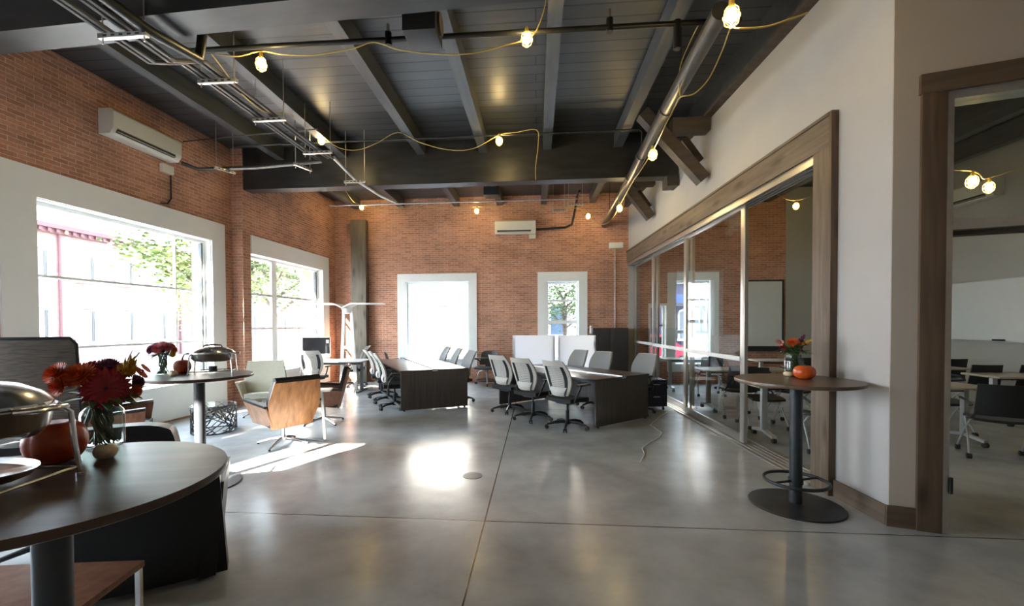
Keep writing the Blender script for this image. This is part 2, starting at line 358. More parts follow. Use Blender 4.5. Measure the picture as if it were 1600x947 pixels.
K['board'] = pbr('whiteboard surface', (0.72, 0.72, 0.69), 0.25, noise=0.03)
K['whitetop'] = pbr('white laminate', (0.78, 0.78, 0.78), 0.3, noise=0.03)
K['greytop'] = pbr('light wood laminate', (0.50, 0.45, 0.36), 0.35, noise=0.08)
K['greyleg'] = pbr('silver leg paint', (0.48, 0.50, 0.50), 0.4, 0.4, noise=0.06)
K['charcoal'] = pbr('charcoal cabinet', (0.030, 0.028, 0.028), 0.5, noise=0.1)
K['navy'] = pbr('navy pedestal', (0.018, 0.022, 0.05), 0.5, noise=0.1)
K['rope'] = pbr('white cable', (0.75, 0.75, 0.75), 0.5, noise=0.05)
K['bark'] = pbr('tree bark', (0.09, 0.07, 0.05), 0.8, noise=0.4, nscale=8)
K['leafy'] = pbr('mid green leaves', (0.075, 0.125, 0.018), 0.55, col2=(0.03, 0.065, 0.009), nscale=3)
K['asphalt'] = pbr('asphalt', (0.22, 0.22, 0.23), 0.8, noise=0.2, nscale=4)
K['walk'] = pbr('sidewalk concrete', (0.48, 0.47, 0.45), 0.8, noise=0.12, nscale=3)
K['carred'] = pbr('red car paint', (0.62, 0.03, 0.07), 0.2, noise=0.03)
K['blueglass'] = pbr('blue window glass', (0.05, 0.08, 0.12), 0.3, noise=0.2, nscale=2)
K['teal'] = pbr('teal awning', (0.02, 0.05, 0.15), 0.6, noise=0.2, nscale=4)
K['stone'] = pbr('pale stone and pane reflection', (0.42, 0.39, 0.37), 0.8, noise=0.1, nscale=3)
K['indigo'] = brick('dusky indigo brick', (0.045, 0.042, 0.085), (0.03, 0.03, 0.06), (0.08, 0.08, 0.11))
K['leafpale'] = pbr('pale yellow green leaves', (0.17, 0.20, 0.045), 0.6, col2=(0.07, 0.095, 0.02), nscale=3)
K['maroon'] = pbr('maroon cornice', (0.10, 0.04, 0.045), 0.7, noise=0.2, nscale=3)
def translucent(name, col, mixv):
    m = bpy.data.materials.new(name); m.use_nodes = True; t = m.node_tree; b = t.nodes['Principled BSDF']; N = t.nodes.new
    b.inputs['Base Color'].default_value = (*col, 1); b.inputs['Roughness'].default_value = 0.5
    tl = N('ShaderNodeBsdfTranslucent'); tl.inputs['Color'].default_value = (*col, 1); mx = N('ShaderNodeMixShader'); mx.inputs[0].default_value = mixv
    t.links.new(b.outputs[0], mx.inputs[1]); t.links.new(tl.outputs[0], mx.inputs[2]); t.links.new(mx.outputs[0], t.nodes['Material Output'].inputs[0]); return m
K['frost'] = translucent('frosted white acrylic', (0.97, 0.98, 1.0), 0.9)
K['leafy'].node_tree.nodes['Principled BSDF'].inputs['Roughness'].default_value = 0.6
# ------------------------------------------------------------------ the setting
AL, AR = 0.029, -0.036
ZC = 4.95
MB().bb(-6.9, 8.9, -1.8, 12.1, -0.2, 0.0).build('floor', K['floor'], kind='structure', smooth=False)
MB().bb(-6.9, 8.9, -1.8, 12.1, ZC, ZC+0.2).build('ceiling', K['ceil'], kind='structure', smooth=False)
def wall(name, mat, s0, s1, z0, z1, d0, d1, holes, loc, rz, along='y', sgn=1):
    ss = sorted({s0, s1, *[h[0] for h in holes], *[h[1] for h in holes]}); m = MB()
    for a, b in zip(ss, ss[1:]):
        mid = (a+b)/2; hs = sorted([(h[2], h[3]) for h in holes if h[0] <= mid <= h[1]]); z = z0
        for (p, q) in hs + [(z1, z1)]:
            if p > z + 1e-4:
                if along == 'y': m.bb(d0, d1, a, b, z, p)
                else: m.bb(a, b, d0, d1, z, p)
            z = max(z, q)
    return m.build(name, mat, None, False, loc, rz, 'structure')
LO, LOF, RO = (-6.10, 0, 0), (-5.865, 0, 0), (2.806, 0, 0)
W1 = (4.80, 7.56, 0.58, 3.09); W0 = (0.35, 3.05, 0.58, 3.09); W2 = (8.30, 11.05, 0.55, 2.97)
wall('wall_left', K['brick'], -1.8, 8.12, 0, ZC, -0.38, 0, [W1, W0], LO, -AL)
wall('wall_left_far', K['brick'], 8.08, 11.9, 0, ZC, -0.60, 0, [W2], LOF, -AL)
W3 = (-3.55, -1.80, 0.62, 2.71); W4 = (0.25, 1.11, 0.60, 2.68); W5 = (3.56, 4.45, 0.5, 2.66); W6 = (2.92, 3.34, 0.62, 2.02)
YB = 11.75
wall('wall_back', K['brick'], -6.2, 6.26, 0, ZC, 0, 0.36, [W3, W4, W5, W6], (0, YB, 0), 0, 'x')
wall('wall_right', K['white'], 3.60, YB+0.02, 0, 4.60, 0, 0.22, [(4.40, YB, -1, 3.13)], RO, -AR)
DA = math.radians(-17)
wall('wall_door', K['taupe'], 0, 6.15, 0, ZC, 0, 0.16, [(0.30, 1.62, -1, 3.22)], (2.676, 3.59, 0), DA, 'x')
wall('wall_side', K['cream'], 1.5, YB+0.1, 0, ZC, 0, 0.2, [], (8.5, 0, 0), 0)
wall('wall_back_plaster', K['cream'], 6.26, 8.6, 0, ZC, -0.015, 0.36, [], (0, YB, 0), 0, 'x')
WB = (-5.94, -5.08, 2.35, 3.75)  # opening added out of view, sized to throw the floor sun patch
wall('wall_front', K['taupe'], -6.4, 6.9, 0, ZC, -0.25, 0, [WB], (0, -1.4, 0), 0, 'x')
wall('wall_front_side', K['taupe'], -1.5, 2.5, 0, ZC, 0, 0.2, [], (6.6, 0, 0), 0)
def wpoint(o, rz, x, y, z): return Matrix.Translation(Vector(o)) @ Matrix.Rotation(rz, 4, 'Z') @ Vector((x, y, z))
for (w, o, dx) in ((W1, LO, -0.40), (W0, LO, -0.40), (W2, LOF, -0.62)):
    portal(wpoint(o, -AL, dx, (w[0]+w[1])/2, (w[2]+w[3])/2), (1, 0, 0), w[3]-w[2]+0.1, w[1]-w[0]+0.1)
for w in (W3, W4, W5, W6): portal(((w[0]+w[1])/2, YB+0.38, (w[2]+w[3])/2), (0, -1, 0), w[1]-w[0]+0.1, w[3]-w[2]+0.1)
portal(((WB[0]+WB[1])/2, -1.68, 3.05), (0, 1, 0), 0.95, 1.5)

def window(name, loc, rz, hole, casing, along, bars, dark=None, glassd=0.14, mull=0.045, sill=True):
    """casing = (left, right, top, bottom) board widths; bars = [('h'|'v', position, width, part)]"""
    w = setting(name, loc, rz); s0, s1, z0, z1 = hole
    def bx(m, a, b, d0, d1, p, q, bev=0.0):       # d positive = out through the wall
        if along == 'y': m.bb(-d1, -d0, a, b, p, q, bev)
        else: m.bb(a, b, d0, d1, p, q, bev)
    L, R, T, B = casing; m = MB()
    if L: bx(m, s0-L, s0, -0.03, 0.0, z0-B, z1+T)
    if R: bx(m, s1, s1+R, -0.03, 0.0, z0-B, z1+T)
    bx(m, s0, s1, -0.03, 0.0, z1, z1+T)
    if B: bx(m, s0, s1, -0.03, 0.0, z0-B, z0)
    bx(m, s0, s0+0.012, 0, 0.30, z0, z1); bx(m, s1-0.012, s1, 0, 0.30, z0, z1); bx(m, s0, s1, 0, 0.30, z1-0.012, z1); bx(m, s0, s1, 0, 0.30, z0, z0+0.012)
    m.build('casing', K['frame'], w, False)
    if sill:
        m = MB(); bx(m, s0-L*0.6, s1+R*0.6, -0.07, 0.05, z0-0.045, z0+0.013, 0.006); m.build('sill', K['frame'], w)
    m = MB(); t = 0.05; a, b, p, q = s0+0.012, s1-0.012, z0+0.012, z1-0.012
    for (c, d, e, f) in ((a, a+t, p, q), (b-t, b, p, q), (a+t, b-t, q-t, q), (a+t, b-t, p, p+t)): bx(m, c, d, glassd-0.025, glassd+0.025, e, f)
    m.build('sash_frame', K['frame'], w, False)
    if dark:
        m = MB(); bx(m, b-t-dark, b-t, glassd-0.03, glassd+0.03, p+t, q-t); m.build('sash_strip', K['darkframe'], w, False)
    for (k, pos, wd, mt) in bars:
        m = MB()
        if k == 'h': bx(m, a+t, b-t, glassd-0.022, glassd+0.022, pos-wd/2, pos+wd/2)
        else: bx(m, pos-wd/2, pos+wd/2, glassd-0.024, glassd+0.024, p+t, q-t)
        m.build('glazing_bar', K[mt], w, False)
    m = MB(); bx(m, a+t*0.5, b-t*0.5, glassd-0.004, glassd+0.004, p+t*0.5, q-t*0.5); m.build('pane', K['glass'], w, False)
    return w
window('window_1', LO, -AL, W1, (0.36, 0.32, 0.35, 0.55), 'y', [('h', 2.17, 0.032, 'frame'), ('h', 1.27, 0.03, 'frame'), ('v', 6.92, 0.02, 'frame')], 0.035)
window('window_2', LOF, -AL, W2, (0.0, 0.32, 0.36, 0.5), 'y', [('h', 2.18, 0.045, 'alu'), ('h', 1.48, 0.045, 'alu'), ('v', 9.22, 0.17, 'frame')], 0.05)
window('window_3', (0, YB, 0), 0, W3, (0.21, 0.21, 0.21, 0.22), 'x', [('h', 2.05, 0.03, 'frame')])
window('window_4', (0, YB, 0), 0, W4, (0.22, 0.22, 0.24, 0.25), 'x', [('h', 2.17, 0.05, 'frame'), ('h', 1.60, 0.09, 'frame')], 0.0)
window('window_5', (0, YB, 0), 0, W5, (0.19, 0.19, 0.2, 0.2), 'x', [('h', 2.05, 0.05, 'frame'), ('h', 1.33, 0.08, 'frame'), ('v', 4.25, 0.06, 'frame')])
window('window_6', (0, YB, 0), 0, W6, (0.03, 0.03, 0.05, 0.05), 'x', [('h', 1.5, 0.04, 'darkframe')], 0.0, sill=False)

window('added_window', LO, -AL, W0, (0.36, 0.32, 0.35, 0.55), 'y', [('h', 2.17, 0.045, 'frame')])  # added out of frame for sky fill on the near tables

# timber round the glass wall, header, jamb, ledger, baseboards
m = MB(); m.bb(-0.05, 0.0, 4.20, YB, 3.13, 3.395, 0.006); m.build('trim_1', K['trim_y'], None, True, RO, -AR, 'structure')
m = MB(); m.bb(-0.065, 0.0, 4.20, YB, 3.395, 3.425, 0.004); m.build('trim_2', K['trim_y'], None, True, RO, -AR, 'structure')
m = MB(); m.bb(-0.05, 0.0, 4.20, 4.43, 0.0, 3.13, 0.005); m.build('trim_3', K['trim_z'], None, True, RO, -AR, 'structure')
m = MB(); m.bb(-0.062, 0.0, 4.165, 4.20, 0.0, 3.425, 0.003); m.build('trim_4', K['trim_dz'], None, True, RO, -AR, 'structure')
m = MB(); m.bb(-0.0, 0.22, 4.40, 4.42, 0.0, 3.13); m.build('trim_5', K['trim_z'], None, True, RO, -AR, 'structure')
m = MB(); m.bb(-0.10, 0.22, 3.60, YB, 4.60, ZC); m.build('trim_6', K['beam'], None, True, RO, -AR, 'structure')
m = MB(); m.bb(-0.115, 0.22, 3.60, YB, 4.57, 4.615); m.build('trim_12', K['brace'], None, True, RO, -AR, 'structure')
m = MB(); m.bb(-0.022, 0.0, 3.60, 4.165, 0.0, 0.15, 0.004); m.build('baseboard_right', K['trim_y'], None, True, RO, -AR, 'structure')
m = MB(); m.bb(-0.02, 0.155, -0.022, 0.0, 0.0, 0.16, 0.004); m.build('baseboard_door', K['trim_x'], None, True, (2.676, 3.59, 0), DA, 'structure')
DO = (2.676, 3.59, 0)
m = MB(); m.bb(0.155, 0.30, -0.035, 0.0, 0.0, 3.22, 0.004); m.build('trim_7', K['trim_dz'], None, True, DO, DA, 'structure')
m = MB(); m.bb(1.62, 1.77, -0.035, 0.0, 0.0, 3.22, 0.004); m.build('trim_8', K['trim_dz'], None, True, DO, DA, 'structure')
m = MB(); m.bb(0.145, 1.78, -0.038, 0.0, 3.22, 3.36, 0.004); m.build('trim_9', K['trim_x'], None, True, DO, DA, 'structure')
# door opening frame: jambs, transom, fixed light above
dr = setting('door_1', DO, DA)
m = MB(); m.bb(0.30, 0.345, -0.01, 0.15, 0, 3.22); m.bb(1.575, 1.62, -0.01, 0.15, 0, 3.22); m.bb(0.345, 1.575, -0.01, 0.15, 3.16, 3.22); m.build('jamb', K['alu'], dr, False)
m = MB(); m.bb(0.345, 1.575, -0.012, 0.15, 2.22, 2.29); m.build('transom_rail', K['alu'], dr, False)
m = MB(); m.bb(0.345, 0.375, 0.07, 0.15, 0, 2.22); m.bb(0.375, 1.575, 0.07, 0.15, 2.19, 2.22); m.build('door_stop', K['brace'], dr, False)
m = MB(); m.bb(0.345, 1.575, 0.05, 0.058, 2.29, 3.16); m.build('transom_pane', K['doorglass'], dr, False)
m = MB(); m.cyl((0.35, -0.02, 0.30), (0.35, -0.02, 0.42), 0.012); m.build('hinge', K['darkpipe'], dr)
# sliding glass doors
for n, (y0, y1, x) in enumerate(((5.83, 7.92, 0.045), (7.68, 9.98, 0.10), (9.74, 11.73, 0.155))):
    d = setting('door_%d' % (n+2), RO, -AR); t = 0.022
    for (a, b) in ((y0, y0+0.11), (y1-0.11, y1)): MB().bb(x-t, x+t, a, b, 0.02, 3.08, 0.004).build('stile', K['alu'], d)
    MB().bb(x-t, x+t, y0+0.11, y1-0.11, 0.02, 0.12, 0.004).build('bottom_rail', K['alu'], d)
    MB().bb(x-t, x+t, y0+0.11, y1-0.11, 3.0, 3.08, 0.004).build('top_rail', K['alu'], d)
    MB().bb(x-0.004, x+0.004, y0+0.10, y1-0.10, 0.11, 3.01).build('pane', K['doorglass'], d, False)
    MB().bb(x-0.035, x-0.006, y0+0.10, y1-0.10, 1.06, 1.12, 0.006).build('push_bar', K['whiteplastic'], d)
m = MB()
for i in range(4): m.bb(-0.03+0.06*i, -0.008+0.06*i, 4.42, YB, 3.045, 3.13)
m.bb(-0.03, 0.20, 4.42, YB, 3.10, 3.13); m.build('trim_10', K['alu'], None, False, RO, -AR, 'structure')
m = MB(); m.bb(-0.07, 0.24, 4.43, YB, 0.0, 0.008)
for i in range(5): m.bb(-0.07+0.065*i, -0.05+0.065*i, 4.43, YB, 0.008, 0.018)
m.build('trim_11', K['alu'], None, False, RO, -AR, 'structure')

# ceiling timber
def s(o): o['kind'] = 'structure'; return o
s(MB().bb(0.0, 9.0, -0.14, 0.14, 4.16, ZC).build('beam', K['beam'], None, False, (-5.95, 3.76, 0), math.radians(-2.6)))
s(MB().bb(-5.62, 2.50, 8.10, 8.36, 4.16, ZC).build('beam', K['beam'], None, False))
for x in (-4.86, -3.62, -2.12, -0.96, 0.20, 1.46):
    for (a, b) in ((3.70, 8.10), (8.36, YB), (-1.4, 3.58)):
        s(MB().bb(x-0.075, x+0.075, a, b, 4.70, ZC).build('joist', K['joist'], None, False))
for x in (3.4, 4.6, 5.8, 7.0, 8.0): s(MB().bb(x-0.07, x+0.07, 3.9, YB, 4.6, ZC).build('joist', K['joist'], None, False))
for (y, x0, xa, zb, za) in ((6.85, 2.02, 1.60, 3.62, 4.70), (9.5, 2.03, 1.84, 3.70, 4.48)):
    xw = 2.806 + AR*y
    b = thing('knee_brace', 'large dark timber brace high on the white wall nearer the camera' if y < 8 else 'smaller dark timber brace high on the white wall near the brick back wall', 'brace', (xw-0.012, y, zb))
    MB().bar((-0.07, 0, 0.06), (xa-xw, 0, za-zb), 0.17, 0.19, (0, 1, 0)).build('diagonal', K['brace'], b, False)
    MB().bb(x0-xw, -0.005, -0.1, 0.1, 4.38-zb+(0.04 if y > 8 else 0), 4.58-zb).build('stub', K['brace'], b, False)
    MB().bar((-0.30, 0.18, 4.36-zb), (-0.06, 0.18, 4.02-zb), 0.1, 0.12, (0, 1, 0)).build('back_strut', K['brace'], b, False)
s(MB().bb(2.30, 2.50, 8.06, 8.36, 3.98, 4.16).build('beam_corbel', K['brace'], None, False))
c = MB().bb(-0.205, 0.205, -0.09, 0.09, 0, 4.36, 0.006).build('timber_post', K['column'], None, True, (-4.76, 11.6, 0))
tag(c, 'tall grey brown timber post standing against the brick back wall', 'post')
tag(MB().cyl((0, 0, 0), (0, 0, 0.004), 0.10).build('floor_drain', K['duct'], None, True, (-0.655, 4.45, 0)), 'small round metal drain cover set in the concrete floor', 'drain cover')
# ------------------------------------------------------------------ the street outside
def s_out(o, n=None): o['kind'] = 'structure'; return o
s_out(MB().bb(-60, 60, -40, 60, -0.45, -0.25).build('street', K['asphalt'], None, False))
s_out(MB().bb(-10.0, -6.6, -30, 50, -0.25, -0.12).build('pavement', K['walk'], None, False))
s_out(MB().bb(-20.8, -18.0, -30, 50, -0.25, -0.12).build('pavement', K['walk'], None, False))
s_out(MB().bb(-6.6, 20, 12.2, 15.5, -0.25, -0.12).build('pavement', K['walk'], None, False))
s_out(MB().bb(-6.5, 8.9, -1.7, 12.1, ZC+0.2, 12.0).build('added_storey', K['brick_out'], None, False))  # unseen mass added to shade the street behind the hall
def building(name, label, loc, rz, W, Hh, mat, wins, corn, pipes=(), arch=True):
    b = thing(name, label, 'building', loc, rz)       # facade along local x, faces local -y
    ss = MB(); ss.bb(0, W, 0.0, 6.0, 0, Hh); ss.build('facade', K[mat], b, False)
    m = MB(); m.bb(-0.1, W+0.1, -0.35, 0, Hh-0.14, Hh+0.06); m.bb(-0.1, W+0.1, -0.2, 0, Hh-0.34, Hh-0.14)
    for i in range(int(W/0.35)): m.bb(0.1+i*0.35, 0.24+i*0.35, -0.28, -0.18, Hh-0.3, Hh-0.14)
    m.build('cornice', K[corn], b, False)
    for (x, z, w, h) in wins:
        f = MB(); f.bb(x-0.09, x, -0.07, 0.02, z, z+h); f.bb(x+w, x+w+0.12, -0.09, 0.02, z, z+h); f.bb(x-0.12, x+w+0.12, -0.12, 0.02, z-0.12, z)
        n = 7
        for i in range(n):
            a0, a1 = PI*i/n, PI*(i+1)/n; r = w/2+0.06
            p = [(x+w/2-r*math.cos(a0), -0.07, z+h+0.22*math.sin(a0)), (x+w/2-r*math.cos(a1), -0.07, z+h+0.22*math.sin(a1)), (x+w/2-r*math.cos(a1), -0.07, z+h+0.10+0.24*math.sin(a1)), (x+w/2-r*math.cos(a0), -0.07, z+h+0.10+0.24*math.sin(a0))]
            f.prism(p, (0, 0.09, 0))
        fo = f.build('window_frame', K['stone'], b, False)
        g = MB(); g.bb(x, x+w, -0.02, 0.01, z, z+h+0.16); g.bb(x, x+w, -0.035, -0.02, z+h*0.5-0.03, z+h*0.5+0.03); g.build('pane', K['stone' if mat == 'brick_out' else 'blueglass'], fo, False)  # on the brick building the pale pane colour stands in for reflected sky
        MB().bb(x+w-0.10, x+w, -0.06, -0.036, z, z+h+0.1).build('reveal_shade', K['darkframe'], fo, False)  # dark strip painted as shade along one side of the window
    for (x) in pipes: MB().cyl((x, -0.1, 0), (x, -0.1, Hh-0.3), 0.06).build('downpipe', K['maroon'], b)
    return b
wins = [(1.6+2.05*i, zz, 0.75, hh) for i in range(12) for (zz, hh) in ((3.95, 1.05), (1.05, 1.35))]
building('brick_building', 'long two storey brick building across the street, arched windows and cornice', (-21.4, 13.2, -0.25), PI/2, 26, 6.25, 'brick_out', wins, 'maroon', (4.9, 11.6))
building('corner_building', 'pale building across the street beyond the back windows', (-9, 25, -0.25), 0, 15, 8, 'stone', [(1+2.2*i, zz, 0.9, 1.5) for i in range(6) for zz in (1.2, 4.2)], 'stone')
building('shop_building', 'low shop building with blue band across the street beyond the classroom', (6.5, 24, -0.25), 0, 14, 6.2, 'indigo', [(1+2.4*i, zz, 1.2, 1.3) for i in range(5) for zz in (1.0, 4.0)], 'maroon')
tag(MB().bb(0, 13, -0.5, 0.0, 2.7, 3.3, 0.02).build('shop_awning', K['teal'], None, True, (7, 23.9, -0.25)), 'long blue awning on the low shop building', 'awning')
def tree(loc, h, cr, nleaf, label, trunk=0.14, flat=0.7, lsize=0.16, seedv=1, spread=0.30, lm='leafy'):
    rnd = random.Random(seedv); t = thing('street_tree', label, 'tree', loc)
    m = MB(); pts = [(0, 0, 0), (0.05, 0.03, h*0.3), (-0.04, 0.1, h*0.6), (0.05, 0.0, h*0.85)]; m.tube(pts, [trunk, trunk*0.8, trunk*0.6, trunk*0.35], 8); m.build('trunk', K['bark'], t)
    tips = []; m = MB()
    for i in range(9):
        a = i*2.4; z0 = h*(0.42+0.05*i); L = cr*(0.7+0.4*rnd.random()); e = Vector((math.cos(a)*L, math.sin(a)*L, z0+L*0.55)); mid = Vector((math.cos(a)*L*0.5, math.sin(a)*L*0.5, z0+L*0.38))
        m.tube([(0, 0, z0), mid, e], [trunk*0.42, trunk*0.3, trunk*0.1], 6); tips += [mid, e, (mid+e)/2]
    m.build('branches', K['bark'], t)
    bm = bmesh.new()
    for i in range(nleaf):
        c = Vector(rnd.choice(tips)) + Vector((rnd.gauss(0, 1), rnd.gauss(0, 1), rnd.gauss(0, flat)))*cr*spread
        R_ = Matrix.Rotation(rnd.random()*6.28, 3, 'Z') @ Matrix.Rotation(rnd.gauss(0, 0.7), 3, 'X'); sz = lsize*(0.6+0.7*rnd.random())
        q = [c + R_ @ Vector(v)*sz for v in ((-0.5, 0, 0), (0, -0.32, 0.05), (0.5, 0, 0), (0, 0.32, 0.05))]
        bm.faces.new([bm.verts.new(v) for v in q])
    me = bpy.data.meshes.new('foliage'); bm.to_mesh(me); bm.free(); me.materials.append(K[lm])
    o = bpy.data.objects.new('foliage', me); COL.objects.link(o); o.parent = t; o['kind'] = 'stuff'
    return t
tree((-9.3, 11.6, -0.2), 5.0, 1.7, 5200, 'leafy street tree whose crown hangs in the top corner of the big window', 0.12, 0.5, 0.15, 3, 0.22)
tree((-11.0, 17.5, -0.2), 4.8, 2.2, 4200, 'branching street tree filling the tall side window beside the computer desk', 0.2, 0.7, 0.15, 5, 0.24)
tree((-16.6, 20.5, -0.2), 3.9, 1.3, 4200, 'slim pale green tree at the far edge of the big window view', 0.08, 1.1, 0.11, 8, 0.36, 'leafpale')
tree((-10.3, -1.2, -0.2), 7.6, 2.0, 2600, 'unseen street tree added outside the left wall to shade its windows', 0.16, 0.7, 0.22, 12)  # added out of view to screen sun from the left windows
tree((-10.9, -8.6, -0.2), 8.8, 1.5, 4500, 'unseen street tree added behind the camera to shade the nearest left window', 0.18, 0.8, 0.26, 13)  # added out of view to keep sun out of the nearest left window
tree((1.2, 19.5, -0.2), 3.6, 1.4, 3000, 'street tree behind the narrow sash window', 0.1, 0.7, 0.13, 9)
def car(loc, rz, label):
    c = thing('car', label, 'car', loc, rz)          # length along local x
    prof = [(-2.1, 0.35), (-2.15, 0.75), (-1.9, 0.9), (-1.2, 0.95), (-0.7, 1.36), (0.55, 1.38), (1.2, 0.98), (1.95, 0.88), (2.15, 0.65), (2.12, 0.35)]
    MB().prism([(x, -0.85, z) for x, z in prof], (0, 1.7, 0)).build('body', K['carred'], c, True)
    MB().prism([(x, -0.87, z) for x, z in ((-1.05, 0.95), (-0.62, 1.29), (0.5, 1.31), (1.0, 0.98))], (0, 1.74, 0)).build('side_windows', K['screen'], c, False)
    for x in (-1.3, 1.3):
        for y in (-0.8, 0.8):
            w = MB().cyl((x, y-0.1, 0.33), (x, y+0.1, 0.33), 0.33, seg=24).build('wheel', K['blackplastic'], c)
            MB().cyl((x, y-0.115, 0.33), (x, y+0.115, 0.33), 0.2, seg=16).build('hubcap', K['alu'], w)
    return c
car((3.95, 17.2, -0.25), 0.1, 'red car parked in the street beyond the classroom window')
# ------------------------------------------------------------------ bar tables
def bar_table(name, label, loc, rz, topmat, ring):
    t = thing(name, label, 'table', loc, rz, None)
    MB().lathe([(0, 1.04), (0.455, 1.04), (0.465, 1.045), (0.468, 1.06), (0.465, 1.07), (0, 1.07)], 64).build('tabletop', topmat, t)
    MB().cyl((0, 0, 0.02), (0, 0, 1.035), 0.048, seg=28).build('column', K['black'], t)
    MB().cyl((0, 0, 1.03), (0, 0, 1.04), 0.16, seg=28).build('mount_plate', K['black'], t)
    MB().lathe([(0, 0), (0.35, 0), (0.355, 0.006), (0.35, 0.012), (0.1, 0.02), (0.055, 0.026), (0, 0.026)], 56).build('base_plate', K['black'], t)
    if ring:
        m = MB(); m.tube([(0.235*math.cos(a*PI/20), 0.235*math.sin(a*PI/20), 0.21) for a in range(40)], 0.0135, 10, True)
        m.tube([(-0.235, 0, 0.21), (0.235, 0, 0.21)], 0.010, 8); m.cyl((0, 0, 0.185), (0, 0, 0.235), 0.056, seg=24)
        m.build('foot_ring', K['black'], t)
    return t
bar_table('bar_table', 'tall round brown bar table with foot ring beside the white wall corner', (2.195, 3.94, 0), 0.35, K['bartop2'], True)
bar_table('bar_table', 'tall round walnut bar table before the big left window, holding a small chafing dish', (-3.27, 4.02, 0), 0.2, K['bartop'], False)
NT = (-1.50, 1.235, 0)
bar_table('bar_table', 'nearest tall round walnut bar table cropped by the left frame edge', NT, 0.3, K['bartop'], False)

# ------------------------------------------------------------------ flowers, pumpkins, gourds
def petals(m, c, nrm, r, n, w, cup=0.25, rows=1):
    q = Vector(nrm).to_track_quat('Z', 'Y').to_matrix()
    for k in range(rows):
        rr = r*(1-0.28*k)
        for i in range(n):
            a = 2*PI*(i+0.5*k)/n
            def f(u, v):
                x = u*w*rr*math.sin(PI*min(1, 0.15+0.85*v))**0.6*(1.0 if v < 0.85 else 0.75); y = 0.12*rr+v*rr*0.88
                z = cup*rr*(v*v)*(1+0.9*k) - 0.1*rr*v + 0.02*k - 0.25*rr*abs(u)**2*0.2
                return Vector(c)+q @ (Matrix.Rotation(a, 3, 'Z') @ Vector((x, y, z)))
            m.patch(f, -1, 1, 0, 1, 2, 4, q @ Vector((0, 0, 0.0015)))
def flower(parent, c, nrm, r, mat, kind='daisy', centre='stem'):
    m = MB()
    if kind == 'daisy': petals(m, c, nrm, r, 21, 0.17, 0.04, 2)
    elif kind == 'mum':
        q = Vector(nrm).to_track_quat('Z', 'Y').to_matrix()
        for k in range(6):
            e = math.radians(2+16*k); n = max(6, 22-3*k)
            for i in range(n):
                a = 2*PI*(i+0.5*(k % 2))/n
                def f(u, v):
                    d = 0.25*r+v*r*(0.80-0.06*k); w = u*r*0.115*math.sin(PI*(0.1+0.8*v))
                    return Vector(c)+q @ (Matrix.Rotation(a, 3, 'Z') @ Vector((d*math.cos(e), w, d*math.sin(e)*0.8+0.10*r*v*v)))
                m.patch(f, -1, 1, 0, 1, 1, 3, q @ Vector((0, 0, 0.002)))
        m.sph(c, r*0.42, 12, 8)
    else: petals(m, c, nrm, r, 7, 0.5, 1.1, 3)
    o = m.build('flower', mat, parent)
    MB().sph(Vector(c)+Vector(nrm).normalized()*0.006, r*0.22, 12, 8, (1, 1, 0.5), Vector(nrm).to_track_quat('Z', 'Y').to_matrix()).build('flower_centre', K[centre], o)
    return o
def jar_of_flowers(label, loc, rz, s_, blooms, seedv):
    rnd = random.Random(seedv); t = thing('flower_jar', label, 'flowers', loc, rz, None); t.scale = (s_, s_, s_)
    MB().lathe([(0, 0.0), (0.044, 0.0), (0.049, 0.006), (0.050, 0.02), (0.050, 0.115), (0.047, 0.13), (0.038, 0.142), (0.037, 0.165), (0.0345, 0.165), (0.0355, 0.142), (0.044, 0.128), (0.0465, 0.115), (0.0465, 0.02), (0.044, 0.008), (0, 0.006)], 40, sx=1.28, sy=1.28).build('jar', K['jar'], t)
    m = MB()
    for z in (0.147, 0.154, 0.161): m.tube([(0.0495*math.cos(a*PI/12), 0.0495*math.sin(a*PI/12), z) for a in range(24)], 0.0016, 6, True)
    m.build('screw_rim', K['jar'], t)
    m = MB()
    for i in range(34):
        a = rnd.random()*6.28; r0 = 0.05*rnd.random()**0.6; a2 = a+2.6+rnd.random()
        m.tube([(r0*math.cos(a2), r0*math.sin(a2), 0.012), (0.03*math.cos(a+1), 0.03*math.sin(a+1), 0.09), (0.03*math.cos(a), 0.03*math.sin(a), 0.168), (0.055*math.cos(a), 0.055*math.sin(a), 0.22)], 0.0028, 6)
    m.build('stems', K['stemg'], t)
    m = MB()
    for i in range(46):
        a = rnd.random()*6.28; el = rnd.random()*1.25-0.15; L = 0.06+0.05*rnd.random(); c0 = Vector((0.03*math.cos(a), 0.03*math.sin(a), 0.172+0.04*rnd.random()))
        d = Vector((math.cos(a)*math.cos(el), math.sin(a)*math.cos(el), math.sin(el))); side = d.cross(Vector((0, 0, 1))).normalized()
        m.patch(lambda u, v: c0+d*(L*v)+side*(u*0.017*math.sin(PI*(0.08+0.9*v)))+Vector((0, 0, -0.03*v*v)), -1, 1, 0, 1, 2, 5, (0, 0, 0.001))
    m.build('leaves', K['leaf'], t)
    for (x, y, z, nx, ny, nz, r, mat, kd, ce) in blooms: flower(t, (x, y, z), (nx, ny, nz), r, K[mat], kd, ce)
    return t
